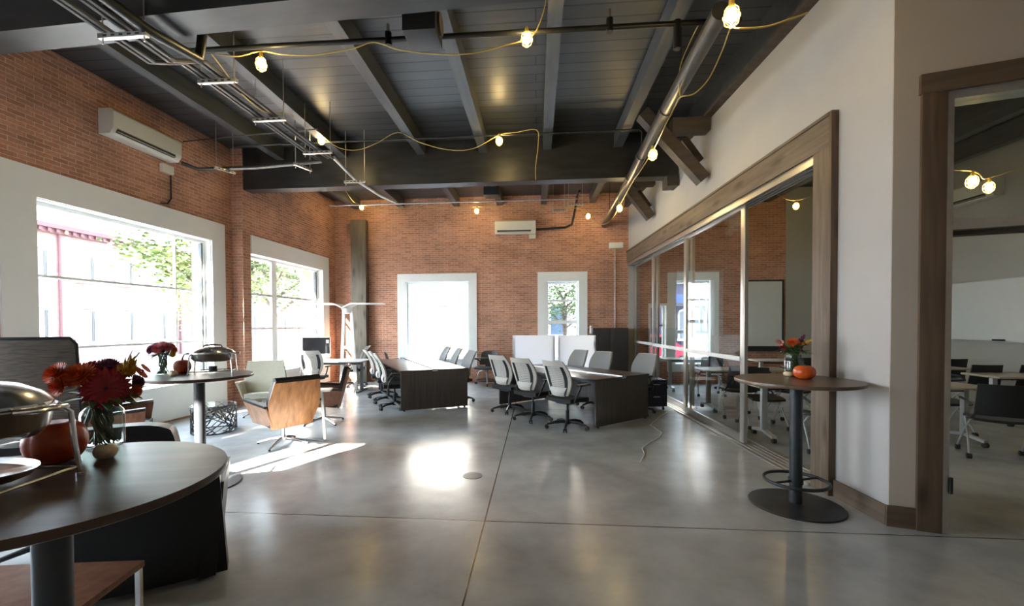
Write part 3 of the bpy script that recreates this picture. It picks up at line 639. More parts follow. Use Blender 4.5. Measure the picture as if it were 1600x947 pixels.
b_near = [(0.012, -0.07, 0.215, 0.0, -1, 0.10, 0.078, 'red', 'daisy', 'purple'), (-0.055, -0.045, 0.262, -0.4, -0.6, 0.6, 0.048, 'orange', 'mum', 'orange'), (-0.112, -0.02, 0.272, -0.7, -0.4, 0.6, 0.040, 'orange', 'mum', 'orange'), (-0.105, -0.045, 0.232, -0.8, -0.5, 0.1, 0.034, 'orange', 'mum', 'yellow'),
          (0.062, -0.03, 0.258, 0.3, -0.5, 0.7, 0.032, 'yellow', 'rose', 'yellow'), (0.112, 0.0, 0.262, 0.7, -0.3, 0.6, 0.030, 'orange', 'daisy', 'red'), (0.095, -0.03, 0.225, 0.8, -0.5, 0.2, 0.030, 'purple', 'mum', 'purple'), (0.02, 0.02, 0.285, 0.1, 0, 1, 0.04, 'purple', 'mum', 'purple'), (-0.02, 0.06, 0.27, 0, 0.6, 0.8, 0.042, 'red', 'mum', 'red'), (0.06, 0.06, 0.26, 0.4, 0.7, 0.7, 0.038, 'orange', 'mum', 'orange'), (-0.07, 0.05, 0.25, -0.5, 0.6, 0.5, 0.04, 'pink', 'mum', 'pink'), (0.09, -0.045, 0.195, 0.8, -0.6, 0, 0.026, 'orange', 'mum', 'yellow')]
nj = atz(161, 697, 1.07)
j = jar_of_flowers('mason jar of orange blooms and one large dark red daisy on the nearest table', (nj.x, nj.y, 1.071), 0.8, 1.1, b_near, 4)
m = MB(); m.tube([(0.05, 0, 0.22), (0.075, 0.0, 0.30), (0.088, 0, 0.345), (0.07, 0, 0.30)], 0.0022, 6); m.tube([(0.05, 0, 0.22), (0.08, 0.0, 0.29), (0.108, 0, 0.335)], 0.0022, 6); m.build('leaf_blade', K['stemg'], j)
b_mid = [(-0.03, -0.05, 0.225, -0.1, -0.8, 0.5, 0.045, 'pink', 'mum', 'pink'), (-0.075, -0.02, 0.222, -0.8, -0.5, 0.3, 0.042, 'purple', 'mum', 'purple'), (0.035, -0.04, 0.235, 0.3, -0.6, 0.7, 0.045, 'pink', 'mum', 'red'), (0.075, -0.02, 0.215, 0.9, -0.4, 0.3, 0.036, 'orange', 'mum', 'yellow'), (0.0, 0.01, 0.255, 0, 0, 1, 0.048, 'palepink', 'mum', 'pink'), (-0.05, 0.04, 0.24, -0.5, 0.5, 0.7, 0.044, 'purple', 'mum', 'purple'), (0.05, 0.045, 0.235, 0.5, 0.6, 0.6, 0.044, 'red', 'mum', 'red'), (0.07, -0.035, 0.18, 0.8, -0.6, 0, 0.03, 'yellow', 'mum', 'orange')]
mj = atz(255, 586, 1.07)
jar_of_flowers('mason jar of plum and pink mums on the walnut table by the big window', (mj.x, mj.y, 1.071), 0.6, 1.12, b_mid, 5)
b_rt = [(-0.005, -0.03, 0.252, -0.1, -0.8, 0.5, 0.042, 'orange', 'mum', 'orange'), (-0.07, -0.02, 0.245, -0.6, -0.6, 0.4, 0.026, 'palepink', 'rose', 'pink'), (-0.055, -0.03, 0.215, -0.5, -0.7, 0.1, 0.02, 'red', 'rose', 'red'), (0.03, -0.03, 0.205, 0.2, -0.9, 0.1, 0.018, 'pink', 'rose', 'pink'), (0.04, 0.0, 0.265, 0.4, -0.4, 0.8, 0.02, 'purple', 'rose', 'purple'), (0.06, 0.0, 0.245, 0.7, -0.4, 0.5, 0.022, 'yellow', 'rose', 'leaf'), (0.02, 0.05, 0.25, 0.2, 0.8, 0.5, 0.034, 'orange', 'mum', 'orange')]
rj = atz(1243, 588.5, 1.07)
jar_of_flowers('mason jar with orange and pale pink roses on the brown bar table', (rj.x, rj.y+0.03, 1.071), -0.5, 1.18, b_rt, 6)
def pumpkin(name, label, loc, r, h, mat, stemh, cat, lobes=8, stem_lean=(0.3, 0.1), rz=0.0):
    t = thing(name, label, cat, loc, rz)
    n = 12; prof = [(0, 0.05*h)] + [(r*math.sin(PI*(0.1+0.8*i/n))**0.75, h*(0.5-0.5*math.cos(PI*(0.06+0.9*i/n)))) for i in range(n+1)] + [(0, h*0.93)]
    z0 = min(z for _, z in prof); prof = [(q, z-z0) for q, z in prof]
    MB().lathe(prof, 72, lobes=lobes, amp=0.045).build('flesh', K[mat], t)
    if stemh: MB().tube([(0, 0, h*0.86), (0.004, 0, h*0.95+stemh*0.4), (stemh*stem_lean[0], stemh*stem_lean[1], h*0.95+stemh)], [r*0.16, r*0.10, r*0.075], 8).build('stem', K['stem'], t)
    return t
p = atz(88, 722, 1.07); pumpkin('pumpkin', 'large deep orange pumpkin behind the chafing dish on the nearest table', (p.x, p.y, 1.071), 0.088, 0.145, 'pumpkind', 0.0, 'pumpkin')
p = atz(165, 716, 1.07); pumpkin('mini_gourd', 'small cream gourd against the jar on the nearest table', (p.x, p.y, 1.071), 0.036, 0.050, 'gourd', 0.006, 'gourd', 8)
p = atz(285, 583, 1.07); pumpkin('pumpkin', 'orange pumpkin with tall green stem on the walnut table by the big window', (p.x, p.y, 1.071), 0.080, 0.135, 'pumpkind', 0.055, 'pumpkin')
p = atz(270, 587.5, 1.07); pumpkin('mini_gourd', 'small cream gourd beside the orange pumpkin on the walnut table by the window', (p.x, p.y, 1.071), 0.036, 0.052, 'gourd', 0.0, 'gourd', 8)
p = atz(1257, 592, 1.07); pumpkin('pumpkin', 'smooth bright orange pumpkin on the brown bar table', (p.x, p.y, 1.071), 0.083, 0.115, 'pumpkin', 0.012, 'pumpkin', 6)
p = atz(1232, 588.5, 1.07); pumpkin('mini_gourd', 'flat pale yellow gourd beside the bright orange pumpkin on the brown bar table', (p.x, p.y, 1.071), 0.042, 0.046, 'gourd', 0.0, 'gourd', 9)

# ------------------------------------------------------------------ chafing dishes
def chafing(label, loc, rz, s_):
    t = thing('chafing_dish', label, 'chafing dish', loc, rz); t.scale = (s_,)*3
    MB().lathe([(0.0, 0.135), (0.14, 0.137), (0.185, 0.150), (0.205, 0.175), (0.212, 0.215), (0.222, 0.228), (0.222, 0.233), (0.205, 0.232), (0.198, 0.18), (0, 0.15)], 56, sx=1.05, sy=0.8).build('pan', K['steel'], t)
    MB().lathe([(0.214, 0.234), (0.216, 0.244), (0.19, 0.268), (0.14, 0.292), (0.07, 0.306), (0, 0.31), (0, 0.302), (0.14, 0.284), (0.20, 0.246), (0.207, 0.234)], 56, sx=1.05, sy=0.8).build('lid', K['steel'], t)
    h = MB(); h.tube([(-0.10, 0, 0.296), (-0.085, 0.0, 0.325), (0.0, 0.0, 0.333), (0.085, 0.0, 0.325), (0.10, 0, 0.296)], [0.007, 0.008, 0.010, 0.008, 0.007], 8); h.build('lid_handle', K['black'], t)
    for sgn in (-1, 1):
        m = MB(); m.tube([(sgn*0.225, -0.05, 0.228), (sgn*0.275, -0.04, 0.232), (sgn*0.285, 0, 0.234), (sgn*0.275, 0.04, 0.232), (sgn*0.225, 0.05, 0.228)], 0.0065, 8); m.build('side_handle', K['chrome'], t)
    for sx_ in (-1, 1):
        for sy_ in (-1, 1):
            m = MB(); m.tube([(sx_*0.19, sy_*0.10, 0.23), (sx_*0.205, sy_*0.125, 0.20), (sx_*0.21, sy_*0.13, 0.10), (sx_*0.218, sy_*0.137, 0.012)], 0.0075, 8); m.cyl((sx_*0.219, sy_*0.138, 0), (sx_*0.219, sy_*0.138, 0.012), 0.012); m.build('leg', K['chrome'], t)
    m = MB()
    for sy_ in (-1, 1): m.tube([(-0.212, sy_*0.132, 0.03), (0.212, sy_*0.132, 0.03)], 0.005, 8)
    for sx_ in (-1, 1): m.tube([(sx_*0.212, -0.132, 0.03), (sx_*0.212, 0.132, 0.03)], 0.005, 8)
    m.bb(-0.1, 0.1, -0.132, 0.132, 0.024, 0.029); m.build('stand_frame', K['chrome'], t)
    MB().lathe([(0, 0.03), (0.042, 0.03), (0.044, 0.036), (0.044, 0.078), (0.040, 0.082), (0, 0.082)], 28).build('fuel_holder', K['black'], t)
    return t
q = atz(333, 583, 1.07)
chafing('small round steel chafing dish on the walnut table by the big window', (q.x, q.y, 1.071), 0.45, 0.86)
chafing('large steel chafing dish at the left frame edge on the nearest table', (-1.665, 1.115, 1.071), 0.1, 1.05)
MB().lathe([(0, 0.031), (0.15, 0.031), (0.175, 0.042), (0.19, 0.06), (0.192, 0.062), (0.172, 0.048), (0, 0.037)], 48, sx=1.05, sy=0.66).build('drip_tray', K['steel'], [x_ for x_ in COL.objects if x_.name.startswith('chafing_dish')][-1])
# ------------------------------------------------------------------ task chairs
def back_pt(u, v, w0=0.150, w1=0.275, w2=0.190):
    w = w0*(1-v)**2 + 2*w1*v*(1-v)*1.0 + w2*v*v + 0.02*math.sin(PI*v)
    x = u*w; y = -0.20 - 0.02*v - 0.15*v*v + 0.05*u*u + 0.02*math.sin(PI*v); z = 0.50 + 0.52*v
    return Vector((x, y, z))
def task_chair(label, group):
    t = thing('task_chair', label, 'chair', (0, 0, 0), 0, group)
    def seatf(u, v): return Vector((u*0.235*(1-0.12*v*v if v > 0 else 1), 0.02+v*0.225, 0.462 - 0.02*max(0, v)**3 + 0.012*abs(u)**2))
    MB().patch(seatf, -1, 1, -1, 1, 8, 8, (0, 0, -0.055)).build('seat', K['fabric'], t)
    m = MB(); m.box((0, 0.0, 0.392), (0.22, 0.26, 0.035), None, 0.01); m.build('tilt_housing', K['blackplastic'], t)
    f = MB(); th = (0, -0.022, 0.0)
    for (a, b) in ((-1.0, -0.80), (0.80, 1.0)): f.patch(lambda u, v: back_pt(u, v), a, b, 0.02, 1.0, 2, 14, th)
    f.patch(lambda u, v: back_pt(u, v), -0.80, 0.80, 0.84, 1.0, 8, 3, th)
    fo = f.build('back_frame', K['shell'], t)
    r = MB()
    for sgn in (-1, 1): r.patch(lambda u, v: back_pt(u, v)+Vector((0, 0.004, 0)), 0.50 if sgn > 0 else -0.82, 0.82 if sgn > 0 else -0.50, 0.20, 0.85, 1, 12, (0, -0.010, 0))
    r.build('flex_border', K['blackplastic'], fo)
    s1 = MB()
    for i in range(11):
        v0 = 0.27+i*0.052; s1.patch(lambda u, v: back_pt(u, v)+Vector((0, -0.002, 0)), -0.52, 0.52, v0, v0+0.036, 6, 1, (0, -0.012, 0))
    for a in (-0.51, 0.0): s1.patch(lambda u, v: back_pt(u, v)+Vector((0, -0.001, 0)), a-0.03 if a else -0.03, a+0.03, 0.25, 0.84, 1, 10, (0, -0.012, 0))
    s1.patch(lambda u, v: back_pt(u, v)+Vector((0, -0.001, 0)), 0.48, 0.54, 0.25, 0.84, 1, 10, (0, -0.012, 0))
    s1.build('back_slats', K['shell'], fo)
    MB().patch(lambda u, v: back_pt(u, v)+Vector((0, -0.004-0.03*math.sin(PI*min(1, (v)/0.25)), 0)), -0.72, 0.72, 0.0, 0.25, 8, 5, (0, -0.012, 0)).build('lumbar_pad', K['shell'], t)
    MB().patch(lambda u, v: back_pt(u, v)+Vector((0, 0.013, 0)), -0.97, 0.97, 0.06, 0.985, 10, 14, (0, -0.006, 0)).build('back_mesh', K['mesh'], t)
    for sgn in (-1, 1):
        a = MB(); a.tube([(sgn*0.10, -0.10, 0.395), (sgn*0.235, -0.13, 0.42), (sgn*0.268, -0.10, 0.52), (sgn*0.272, -0.03, 0.62), (sgn*0.270, 0.0, 0.652)], [0.015, 0.016, 0.016, 0.014, 0.012], 8)
        ao = a.build('arm_post', K['blackplastic'], t); MB().box((sgn*0.268, 0.05, 0.662), (0.075, 0.24, 0.026), None, 0.01).build('arm_pad', K['blackplastic'], ao)
    m = MB(); m.cyl((0, 0, 0.10), (0, 0, 0.27), 0.028); m.cyl((0, 0, 0.26), (0, 0, 0.385), 0.016); m.build('gas_lift', K['black'], t)
    b = MB(); b.cyl((0, 0, 0.065), (0, 0, 0.125), 0.045)
    for k in range(5):
        a = 2*PI*k/5+0.3; b.tube([(0.03*math.cos(a), 0.03*math.sin(a), 0.10), (0.17*math.cos(a), 0.17*math.sin(a), 0.095), (0.30*math.cos(a), 0.30*math.sin(a), 0.066)], [0.026, 0.022, 0.014], 8)
    b.build('star_base', K['blackplastic'], t)
    for k in range(5):
        a = 2*PI*k/5+0.3; c, s2 = math.cos(a), math.sin(a); x, y = 0.31*c, 0.31*s2; m = MB()
        for d in (-0.018, 0.018): m.cyl((x-s2*d-s2*0.008, y+c*d+c*0.008, 0.029), (x-s2*d+s2*0.008, y+c*d-c*0.008, 0.029), 0.028, seg=18)
        m.cyl((x, y, 0.029), (x, y, 0.066), 0.009, seg=8); m.build('caster', K['blackplastic'], t)
    return t
first = [task_chair('grey slat backed task chair', 'task chairs')]
def put_chair(x, y, dx, dy, label, group):
    r = face(dx, dy)
    if first:
        c = first.pop(); put_chair.proto = c; c.location = (x, y, 0); c.rotation_euler = (0, 0, r); c['label'] = label; c['group'] = group; return c
    return dup(put_chair.proto, (x, y, 0), r, label, group)

# ------------------------------------------------------------------ bench desks
def bench(label, A, deg, W, L):
    """two facing worktops between end panels; local x across, y along"""
    t = thing('bench_desk', label, 'desk', (A[0], A[1], 0), math.radians(deg))
    for (y0, y1) in ((0, 0.032), (L-0.032, L)):
        p_ = MB().bb(0, W, y0, y1, 0.02, 0.70, 0.002).build('end_panel', K['desk'], t)
        f = MB()
        for x in (0.06, W-0.06): f.cyl((x, (y0+y1)/2, 0), (x, (y0+y1)/2, 0.022), 0.018)
        f.build('foot', K['black'], p_)
    g = 0.035
    for (x0, x1) in ((-0.01, W/2-g), (W/2+g, W+0.01)): MB().bb(x0, x1, -0.01, L+0.01, 0.70, 0.73, 0.002).build('worktop', K['desktop'], t)
    MB().bb(W/2-g+0.004, W/2+g-0.004, 0.0, L, 0.715, 0.742, 0.002).build('cable_channel', K['alu'] if deg > 35 else K['darkframe'], t)
    MB().bb(W/2-0.01, W/2+0.01, 0.032, L-0.032, 0.25, 0.70).build('modesty_panel', K['desk'], t)
    MB().bb(W/2-0.14, W/2-0.01, 0.2, L-0.2, 0.58, 0.60).build('cable_tray', K['black'], t)
    for x in (0.08, W-0.08): MB().bb(x-0.02, x+0.02, 0.032, L-0.032, 0.66, 0.70).build('support_rail', K['black'], t)
    m = MB(); m.bb(W/2-0.05, W/2+0.05, -0.012, 0.03, 0.70, 0.742); m.build('end_cap', K['galv'], t)
    return t
LA, LD = (-2.40, 7.63), 28
RA, RD = (0.87, 6.58), 41
bench('dark double desk in front of the wide back window', LA, LD, 1.25, 2.80)
bench('dark double desk in front of the narrow sash window', RA, RD, 1.26, 2.42)
def on(A, deg, o, t_):
    a = math.radians(deg); d = (math.cos(a), math.sin(a)); e = (-d[1], d[0]); return A[0]+d[0]*o+e[0]*t_, A[1]+d[1]*o+e[1]*t_
def dirr(deg, turn=0): a = math.radians(deg+turn); return math.cos(a), math.sin(a)
words = ('nearest of the three', 'middle one of the three', 'farthest of the three')
for w_, t_, o_, tn in zip(words, (0.40, 1.14, 1.88), (-0.04, -0.04, -0.06), (-6, -6, -4)):
    x, y = on(LA, LD, o_, t_); dx, dy = dirr(LD, tn)
    put_chair(x, y, dx, dy, 'grey slat back task chair left of the far desk, %s' % w_, 'task chairs left of the far desk')
for w_, t_, o_, tn in zip(words, (0.62, 1.52, 2.38), (0.02, 0.02, 0.02), (184, 176, 180)):
    x, y = on(LA, LD, 1.25+o_, t_); dx, dy = dirr(LD, tn)
    put_chair(x, y, dx, dy, 'pale task chair silhouetted before the wide bright window, %s' % w_, 'task chairs right of the far desk')
for w_, t_, o_, tn in zip(words, (0.30, 1.06, 1.80), (-0.29, -0.31, -0.22), (4, 8, 8)):
    x, y = on(RA, RD, o_, t_); dx, dy = dirr(RD, tn)
    put_chair(x, y, dx, dy, 'grey slat back task chair left of the near desk, %s' % w_, 'task chairs left of the near desk')
for w_, t_, o_, tn in zip(words, (0.36, 1.20, 1.92), (0.16, 0.02, 0.12), (178, 184, 176)):
    x, y = on(RA, RD, 1.26+o_, t_); dx, dy = dirr(RD, tn)
    put_chair(x, y, dx, dy, 'solid grey backed task chair between dark desk and glass wall, %s' % w_, 'task chairs right of the near desk')
x, y = on(RA, RD, 1.26-0.30, 0.08)
t = thing('mobile_pedestal', 'low navy drawer pedestal on wheels at the right end of the near dark desk', 'pedestal', (2.08, 8.3, 0), math.radians(10))
MB().bb(-0.2, 0.2, -0.25, 0.25, 0.07, 0.50, 0.006).build('carcass', K['navy'], t)
MB().bb(-0.2, 0.2, -0.25, 0.25, 0.502, 0.545, 0.015).build('seat_cushion', K['navy'], t)
for z0, z1 in ((0.08, 0.27), (0.28, 0.49)):
    dwr = MB().bb(-0.19, 0.19, -0.265, -0.251, z0, z1, 0.003).build('drawer', K['navy'], t); MB().bb(-0.06, 0.06, -0.275, -0.266, z1-0.03, z1-0.018).build('handle', K['galv'], dwr)
for a in (-0.15, 0.15):
    for b in (-0.2, 0.2): m = MB(); m.cyl((a-0.012, b, 0.03), (a+0.012, b, 0.03), 0.03); m.cyl((a, b, 0.03), (a, b, 0.07), 0.008); m.build('caster', K['blackplastic'], t)
m = MB().tube([atz(1000, 722, 0.006), atz(1007, 709, 0.006), atz(1003, 700, 0.006), atz(1012, 694, 0.006), atz(1030, 683, 0.006), atz(1034, 676, 0.006), atz(1016, 664, 0.006), atz(1032, 650, 0.006), atz(1050, 640, 0.006)], 0.0042, 6).build('floor_cable', K['rope'])
tag(m, 'thin white cable trailing over the floor by the near dark desk', 'cable')
# frosted screens
for (px0, px1, lab) in ((801, 867, 'frosted white standing screen behind the near desk, the one beside the brick wall'), (872, 931, 'frosted white standing screen behind the near desk, the one beside the charcoal cabinet')):
    a = at(px0, 524, 9.75); b = at(px1, 525, 9.75); w_ = (b.x-a.x)
    t = thing('privacy_screen', lab, 'screen', ((a.x+b.x)/2, 9.75, 0), 0)
    MB().bb(-w_/2, w_/2, -0.008, 0.008, 0.52, a.z, 0.004).build('panel', K['frost'], t)
    for sx_ in (-1, 1):
        MB().bb(sx_*(w_/2-0.02)-0.018, sx_*(w_/2-0.02)+0.018, 0.009, 0.04, 0.03, a.z-0.05, 0.003).build('upright', K['darkframe'], t)
        MB().bb(sx_*(w_/2-0.02)-0.02, sx_*(w_/2-0.02)+0.02, -0.22, 0.22, 0.0, 0.035, 0.006).build('foot', K['darkframe'], t)
# charcoal cabinet in the back corner
t = thing('storage_cabinet', 'charcoal storage cabinet in the back corner beside the glass wall', 'cabinet', (1.86, 11.45, 0), 0)
MB().bb(-0.46, 0.42, -0.20, 0.25, 0.05, 1.44, 0.004).build('carcass', K['charcoal'], t)
MB().bb(-0.44, 0.40, -0.17, 0.24, 0.0, 0.05).build('plinth', K['black'], t)
for (a, b) in ((-0.455, -0.022), (-0.018, 0.415)):
    dd = MB().bb(a, b, -0.222, -0.202, 0.06, 1.43, 0.003).build('door', K['charcoal'], t); MB().bb((b-0.05 if a < -0.3 else a+0.035), (b-0.035 if a < -0.3 else a+0.05), -0.24, -0.223, 0.75, 0.9).build('handle', K['darkframe'], dd)
MB().bb(-0.50, -0.465, -0.1, 0.0, 1.30, 1.50, 0.004).build('side_bracket', K['whiteplastic'], t)
# black shell chairs with tablets
def node_chair(label, x, y, dx, dy):
    t = thing('tablet_chair', label, 'chair', (x, y, 0), face(dx, dy), 'black tablet chairs')
    MB().patch(lambda u, v: Vector((u*(0.25-0.02*v), -0.19-0.10*v+0.06*u*u, 0.50+0.36*v-0.05*v*abs(u)**3)), -1, 1, 0, 1, 10, 8, (0, -0.02, 0)).build('backrest', K['charcoal'], t)
    MB().patch(lambda u, v: Vector((u*0.245, 0.03+v*0.22, 0.455+0.02*u*u-0.02*max(0, v)**3)), -1, 1, -1, 1, 8, 8, (0, 0, -0.03)).build('seat', K['charcoal'], t)
    m = MB(); m.patch(lambda u, v: Vector((u*0.14+0.12, -0.215-0.05*v, 0.44+0.08*v)), -1.8, 0.1, 0, 1, 4, 3, (0, -0.02, 0)); m.build('back_bracket', K['charcoal'], t)
    for sgn in (-1, 1): MB().tube([(sgn*0.24, -0.20, 0.55), (sgn*0.29, -0.10, 0.64), (sgn*0.29, 0.06, 0.665)], 0.016, 8).build('arm', K['blackplastic'], t)
    wt = MB().box((0.14, 0.24, 0.70), (0.46, 0.30, 0.016), None, 0.006).build('tablet', K['charcoal'], t)
    MB().tube([(0.29, 0.04, 0.655), (0.29, 0.15, 0.685)], 0.014, 8).build('tablet_hinge', K['blackplastic'], wt)
    MB().cyl((0, 0, 0.12), (0, 0, 0.43), 0.035).build('pedestal', K['black'], t)
    MB().lathe([(0, 0.11), (0.26, 0.11), (0.28, 0.125), (0.28, 0.135), (0.25, 0.122), (0, 0.122)], 36).build('storage_tray', K['charcoal'], t)
    for k in range(3):
        a = 2*PI*k/3+PI/2+0.4; m = MB(); m.tube([(0.05*math.cos(a), 0.05*math.sin(a), 0.40), (0.22*math.cos(a), 0.22*math.sin(a), 0.33), (0.31*math.cos(a), 0.31*math.sin(a), 0.07)], 0.017, 8); lg = m.build('leg', K['greyleg'], t)
        x_, y_ = 0.315*math.cos(a), 0.315*math.sin(a); MB().cyl((x_-0.015*math.sin(a), y_+0.015*math.cos(a), 0.032), (x_+0.015*math.sin(a), y_-0.015*math.cos(a), 0.032), 0.032).build('caster', K['blackplastic'], lg)
    return t
node_chair('black tablet arm chair against the brick between the two back windows', -1.27, 11.2, -0.25, -0.95)
node_chair('black tablet arm chair by the left edge of the wide back window', -3.55, 10.95, 0.9, 0.3)

# ------------------------------------------------------------------ lounge armchairs
def lounge_chair(label, x, y, dx, dy, shellmat, padmat, legh=0.0, group='wood shell lounge chairs'):
    t = thing('lounge_chair', label, 'armchair', (x, y, 0), face(dx, dy), group)
    def bk(u, v):       # hexagonal back shell
        w = 0.27 + 0.075*min(1, v/0.55) - (0.05*max(0, (v-0.55)/0.45)); return Vector((u*w, -0.235-0.16*v+0.02*u*u, 0.265+0.605*v))
    MB().patch(bk, -1, 1, 0, 1, 8, 10, (0, -0.018, -0.004)).build('back_shell', K[shellmat], t)
    MB().patch(lambda u, v: bk(u*0.97, v*1.02)+Vector((0, 0.003, 0.012)), -1, 1, 0.0, 1, 8, 10, (0, 0.055, 0.012)).build('back_pad', K[padmat], t)
    MB().patch(lambda u, v: bk(u*0.985, 1.0)+Vector((0, 0.045-0.075*v, 0.012+0.03*math.sin(PI*v))), -1, 1, 0, 1, 8, 4, (0, 0, -0.03)).build('head_roll', K[padmat], t)
    for sg in (-1, 1):
        def arm(u, v):  # side panel, flares up and out
            return Vector((sg*(0.245+0.10*v), -0.26+(0.56-0.06*(1-v))*u - 0.03*v, 0.30+0.24*v+0.045*u*v))
        MB().patch(arm, 0, 1, 0, 1, 8, 5, (sg*0.016, 0, -0.004)).build('arm_shell', K[shellmat], t)
        MB().patch(lambda u, v: arm(u*0.99+0.005, 1.0)+Vector((sg*(-0.045+0.075*v), 0, 0.006)), 0, 1, 0, 1, 8, 2, (0, 0, 0.026)).build('arm_pad', K[padmat], t)
    MB().patch(lambda u, v: Vector((u*0.25, 0.035+v*0.235, 0.40+0.03*v-0.02*max(0, v)**4-0.012*u*u)), -1, 1, -1, 1, 8, 8, (0, 0, -0.09)).build('seat_cushion', K[padmat], t)
    MB().patch(lambda u, v: Vector((u*0.24, 0.01+v*0.22, 0.30)), -1, 1, -1, 1, 2, 2, (0, 0, -0.014)).build('seat_shell', K[shellmat], t)
    MB().cyl((0, 0, 0.08), (0, 0, 0.29), 0.026).build('swivel_column', K['chrome'], t)
    b = MB(); b.cyl((0, 0, 0.06), (0, 0, 0.095), 0.045)
    for k in range(4):
        a = PI/2*k+0.6; b.tube([(0.02*math.cos(a), 0.02*math.sin(a), 0.08), (0.16*math.cos(a), 0.16*math.sin(a), 0.06), (0.33*math.cos(a), 0.33*math.sin(a), 0.018)], [0.022, 0.018, 0.012], 8)
    b.build('star_base', K['chrome'], t)
    for k in range(4):
        a = PI/2*k+0.6; MB().cyl((0.325*math.cos(a), 0.325*math.sin(a), 0), (0.325*math.cos(a), 0.325*math.sin(a), 0.014), 0.016).build('glide', K['blackplastic'], t)
    return t
lounge_chair('honey coloured walnut back lounge chair with black pads, nearest on the sunlit floor', -3.30, 5.47, -0.86, 0.51, 'walnut', 'leather')
lounge_chair('cream leather lounge chair facing the room below the brick pier', -4.72, 7.25, 0.42, -0.91, 'creamleather', 'creamleather')
lounge_chair('dark walnut lounge chair with grey black pad seen side on behind the honey coloured one', -3.36, 6.72, -0.93, -0.36, 'walnutd', 'leather')
lounge_chair('low dark walnut lounge chair with sunlit arms beneath the big window', -4.85, 4.75, 0.80, 0.60, 'walnutd', 'leather')

# openwork drum table
t = thing('drum_table', 'openwork black drum table of tangled metal strips by the big window', 'side table', (-4.70, 6.05, 0))
rnd = random.Random(2); m = MB()
for i in range(105):
    a0, z0, a1, z1 = rnd.random()*6.28, 0.02+0.36*rnd.random(), 0, 0; d = rnd.choice((-1, 1)); a1 = a0+d*(0.25+0.75*rnd.random()); z1 = rnd.choice((0.01, 0.39)) if i % 2 else 0.02+0.36*rnd.random()
    m.tube([(0.285*math.cos(a0+(a1-a0)*k/5), 0.285*math.sin(a0+(a1-a0)*k/5), z0+(z1-z0)*k/5) for k in range(6)], 0.0065, 5)
for z in (0.012, 0.392): m.tube([(0.285*math.cos(a*PI/18), 0.285*math.sin(a*PI/18), z) for a in range(36)], 0.009, 6, True)
m.build('lattice', K['black'], t)
MB().lathe([(0, 0.394), (0.27, 0.394), (0.275, 0.40), (0.27, 0.406), (0, 0.406)], 48).build('glass_top', K['glass'], t)
# C shaped laptop table
a = atz(508, 689); t = thing('laptop_table', 'small white topped C shaped laptop table beside the honey coloured lounge chair', 'side table', (a.x, a.y, 0))
MB().bar((0, 0, 0.012), (-0.46, 0.10, 0.012), 0.06, 0.016, (0, 0, 1), 0.003).build('foot_bar', K['greyleg'], t)
MB().bar((0.0, 0, 0.012), (-0.06, 0.04, 0.66), 0.032, 0.016, (0, 1, 0), 0.003).build('leg', K['greyleg'], t)
MB().box((-0.10, 0.07, 0.673), (0.30, 0.24, 0.022), Matrix.Rotation(0.3, 3, 'Z'), 0.008).build('tabletop', K['whitetop'], t)

# ------------------------------------------------------------------ computer desk, lamp
t = thing('computer_desk', 'white computer desk with dark frame in the far left corner', 'desk', (-4.72, 9.95, 0), 0.05)
MB().bb(-0.72, 0.75, -0.36, 0.36, 0.705, 0.73, 0.004).build('worktop', K['whitetop'], t)
for x in (-0.62, 0.65):
    l = MB(); l.bb(x-0.03, x+0.03, -0.03, 0.03, 0.03, 0.69); l.bb(x-0.03, x+0.03, -0.3, 0.3, 0.0, 0.035); l.bb(x-0.025, x+0.025, -0.3, 0.3, 0.67, 0.705); l.build('leg', K['darkframe'], t, False)
MB().bb(-0.6, 0.62, -0.04, 0.04, 0.62, 0.67).build('cross_beam', K['darkframe'], t, False)
a = at(472, 527, 9.85); b = at(515, 558, 9.85)
t = thing('desktop_computer', 'all in one desktop computer with black screen on the white corner desk', 'computer', ((a.x+b.x)/2, 9.88, 0.731), 0.05)
w_ = (b.x-a.x); zt = a.z-0.731
MB().bb(-w_/2, w_/2, -0.012, 0.03, 0.075, zt, 0.006).build('housing', K['alu'], t)
MB().bb(-w_/2+0.008, w_/2-0.008, -0.017, -0.013, 0.15, zt-0.008).build('display', K['screen'], t)
MB().bb(w_/2-0.09, w_/2-0.03, -0.0185, -0.0175, zt-0.14, zt-0.06).build('sticker', K['palepink'], t)
m = MB(); m.bar((0, 0.06, 0.005), (0, 0.02, 0.2), 0.18, 0.012, (0, 1, 0)); m.bb(-0.1, 0.1, -0.08, 0.1, 0, 0.008); m.build('stand', K['alu'], t, False)
put_chair(-4.72, 9.05, -0.15, 0.99, 'white slatted task chair drawn up to the computer desk', 'task chair at the computer desk')
put_chair(-4.55, 10.72, -0.95, -0.2, 'pale task chair beside the timber post behind the white floor lamp', 'task chair by the timber post')
t = thing('floor_lamp', 'white floor lamp on a ladder like stand with a wide thin flat head', 'lamp', (-4.42, 10.25, 0))
k = 10.25/10.6
def lp(px, py, dy=0.0): q_ = at(px, py, 10.25+dy); return (q_.x+4.42, dy, q_.z)
for (p0, p1, dy) in (((531, 602), (537, 487), 0.06), ((558, 605), (549, 487), -0.06)):
    MB().bar((lp(*p0)[0], dy, 0.0), (lp(*p1)[0], 0, lp(*p1)[2]), 0.06, 0.045, (0, 1, 0), 0.005).build('leg', K['whiteplastic'], t)
for py in (543, 563, 575):
    f_ = (py-489)/112; MB().bar((lp(537-6*f_, py)[0], 0.06*f_, lp(543, py)[2]), (lp(549+9*f_, py)[0], -0.06*f_, lp(543, py)[2]), 0.035, 0.06, (0, 0, 1), 0.004).build('rung', K['whiteplastic'], t)
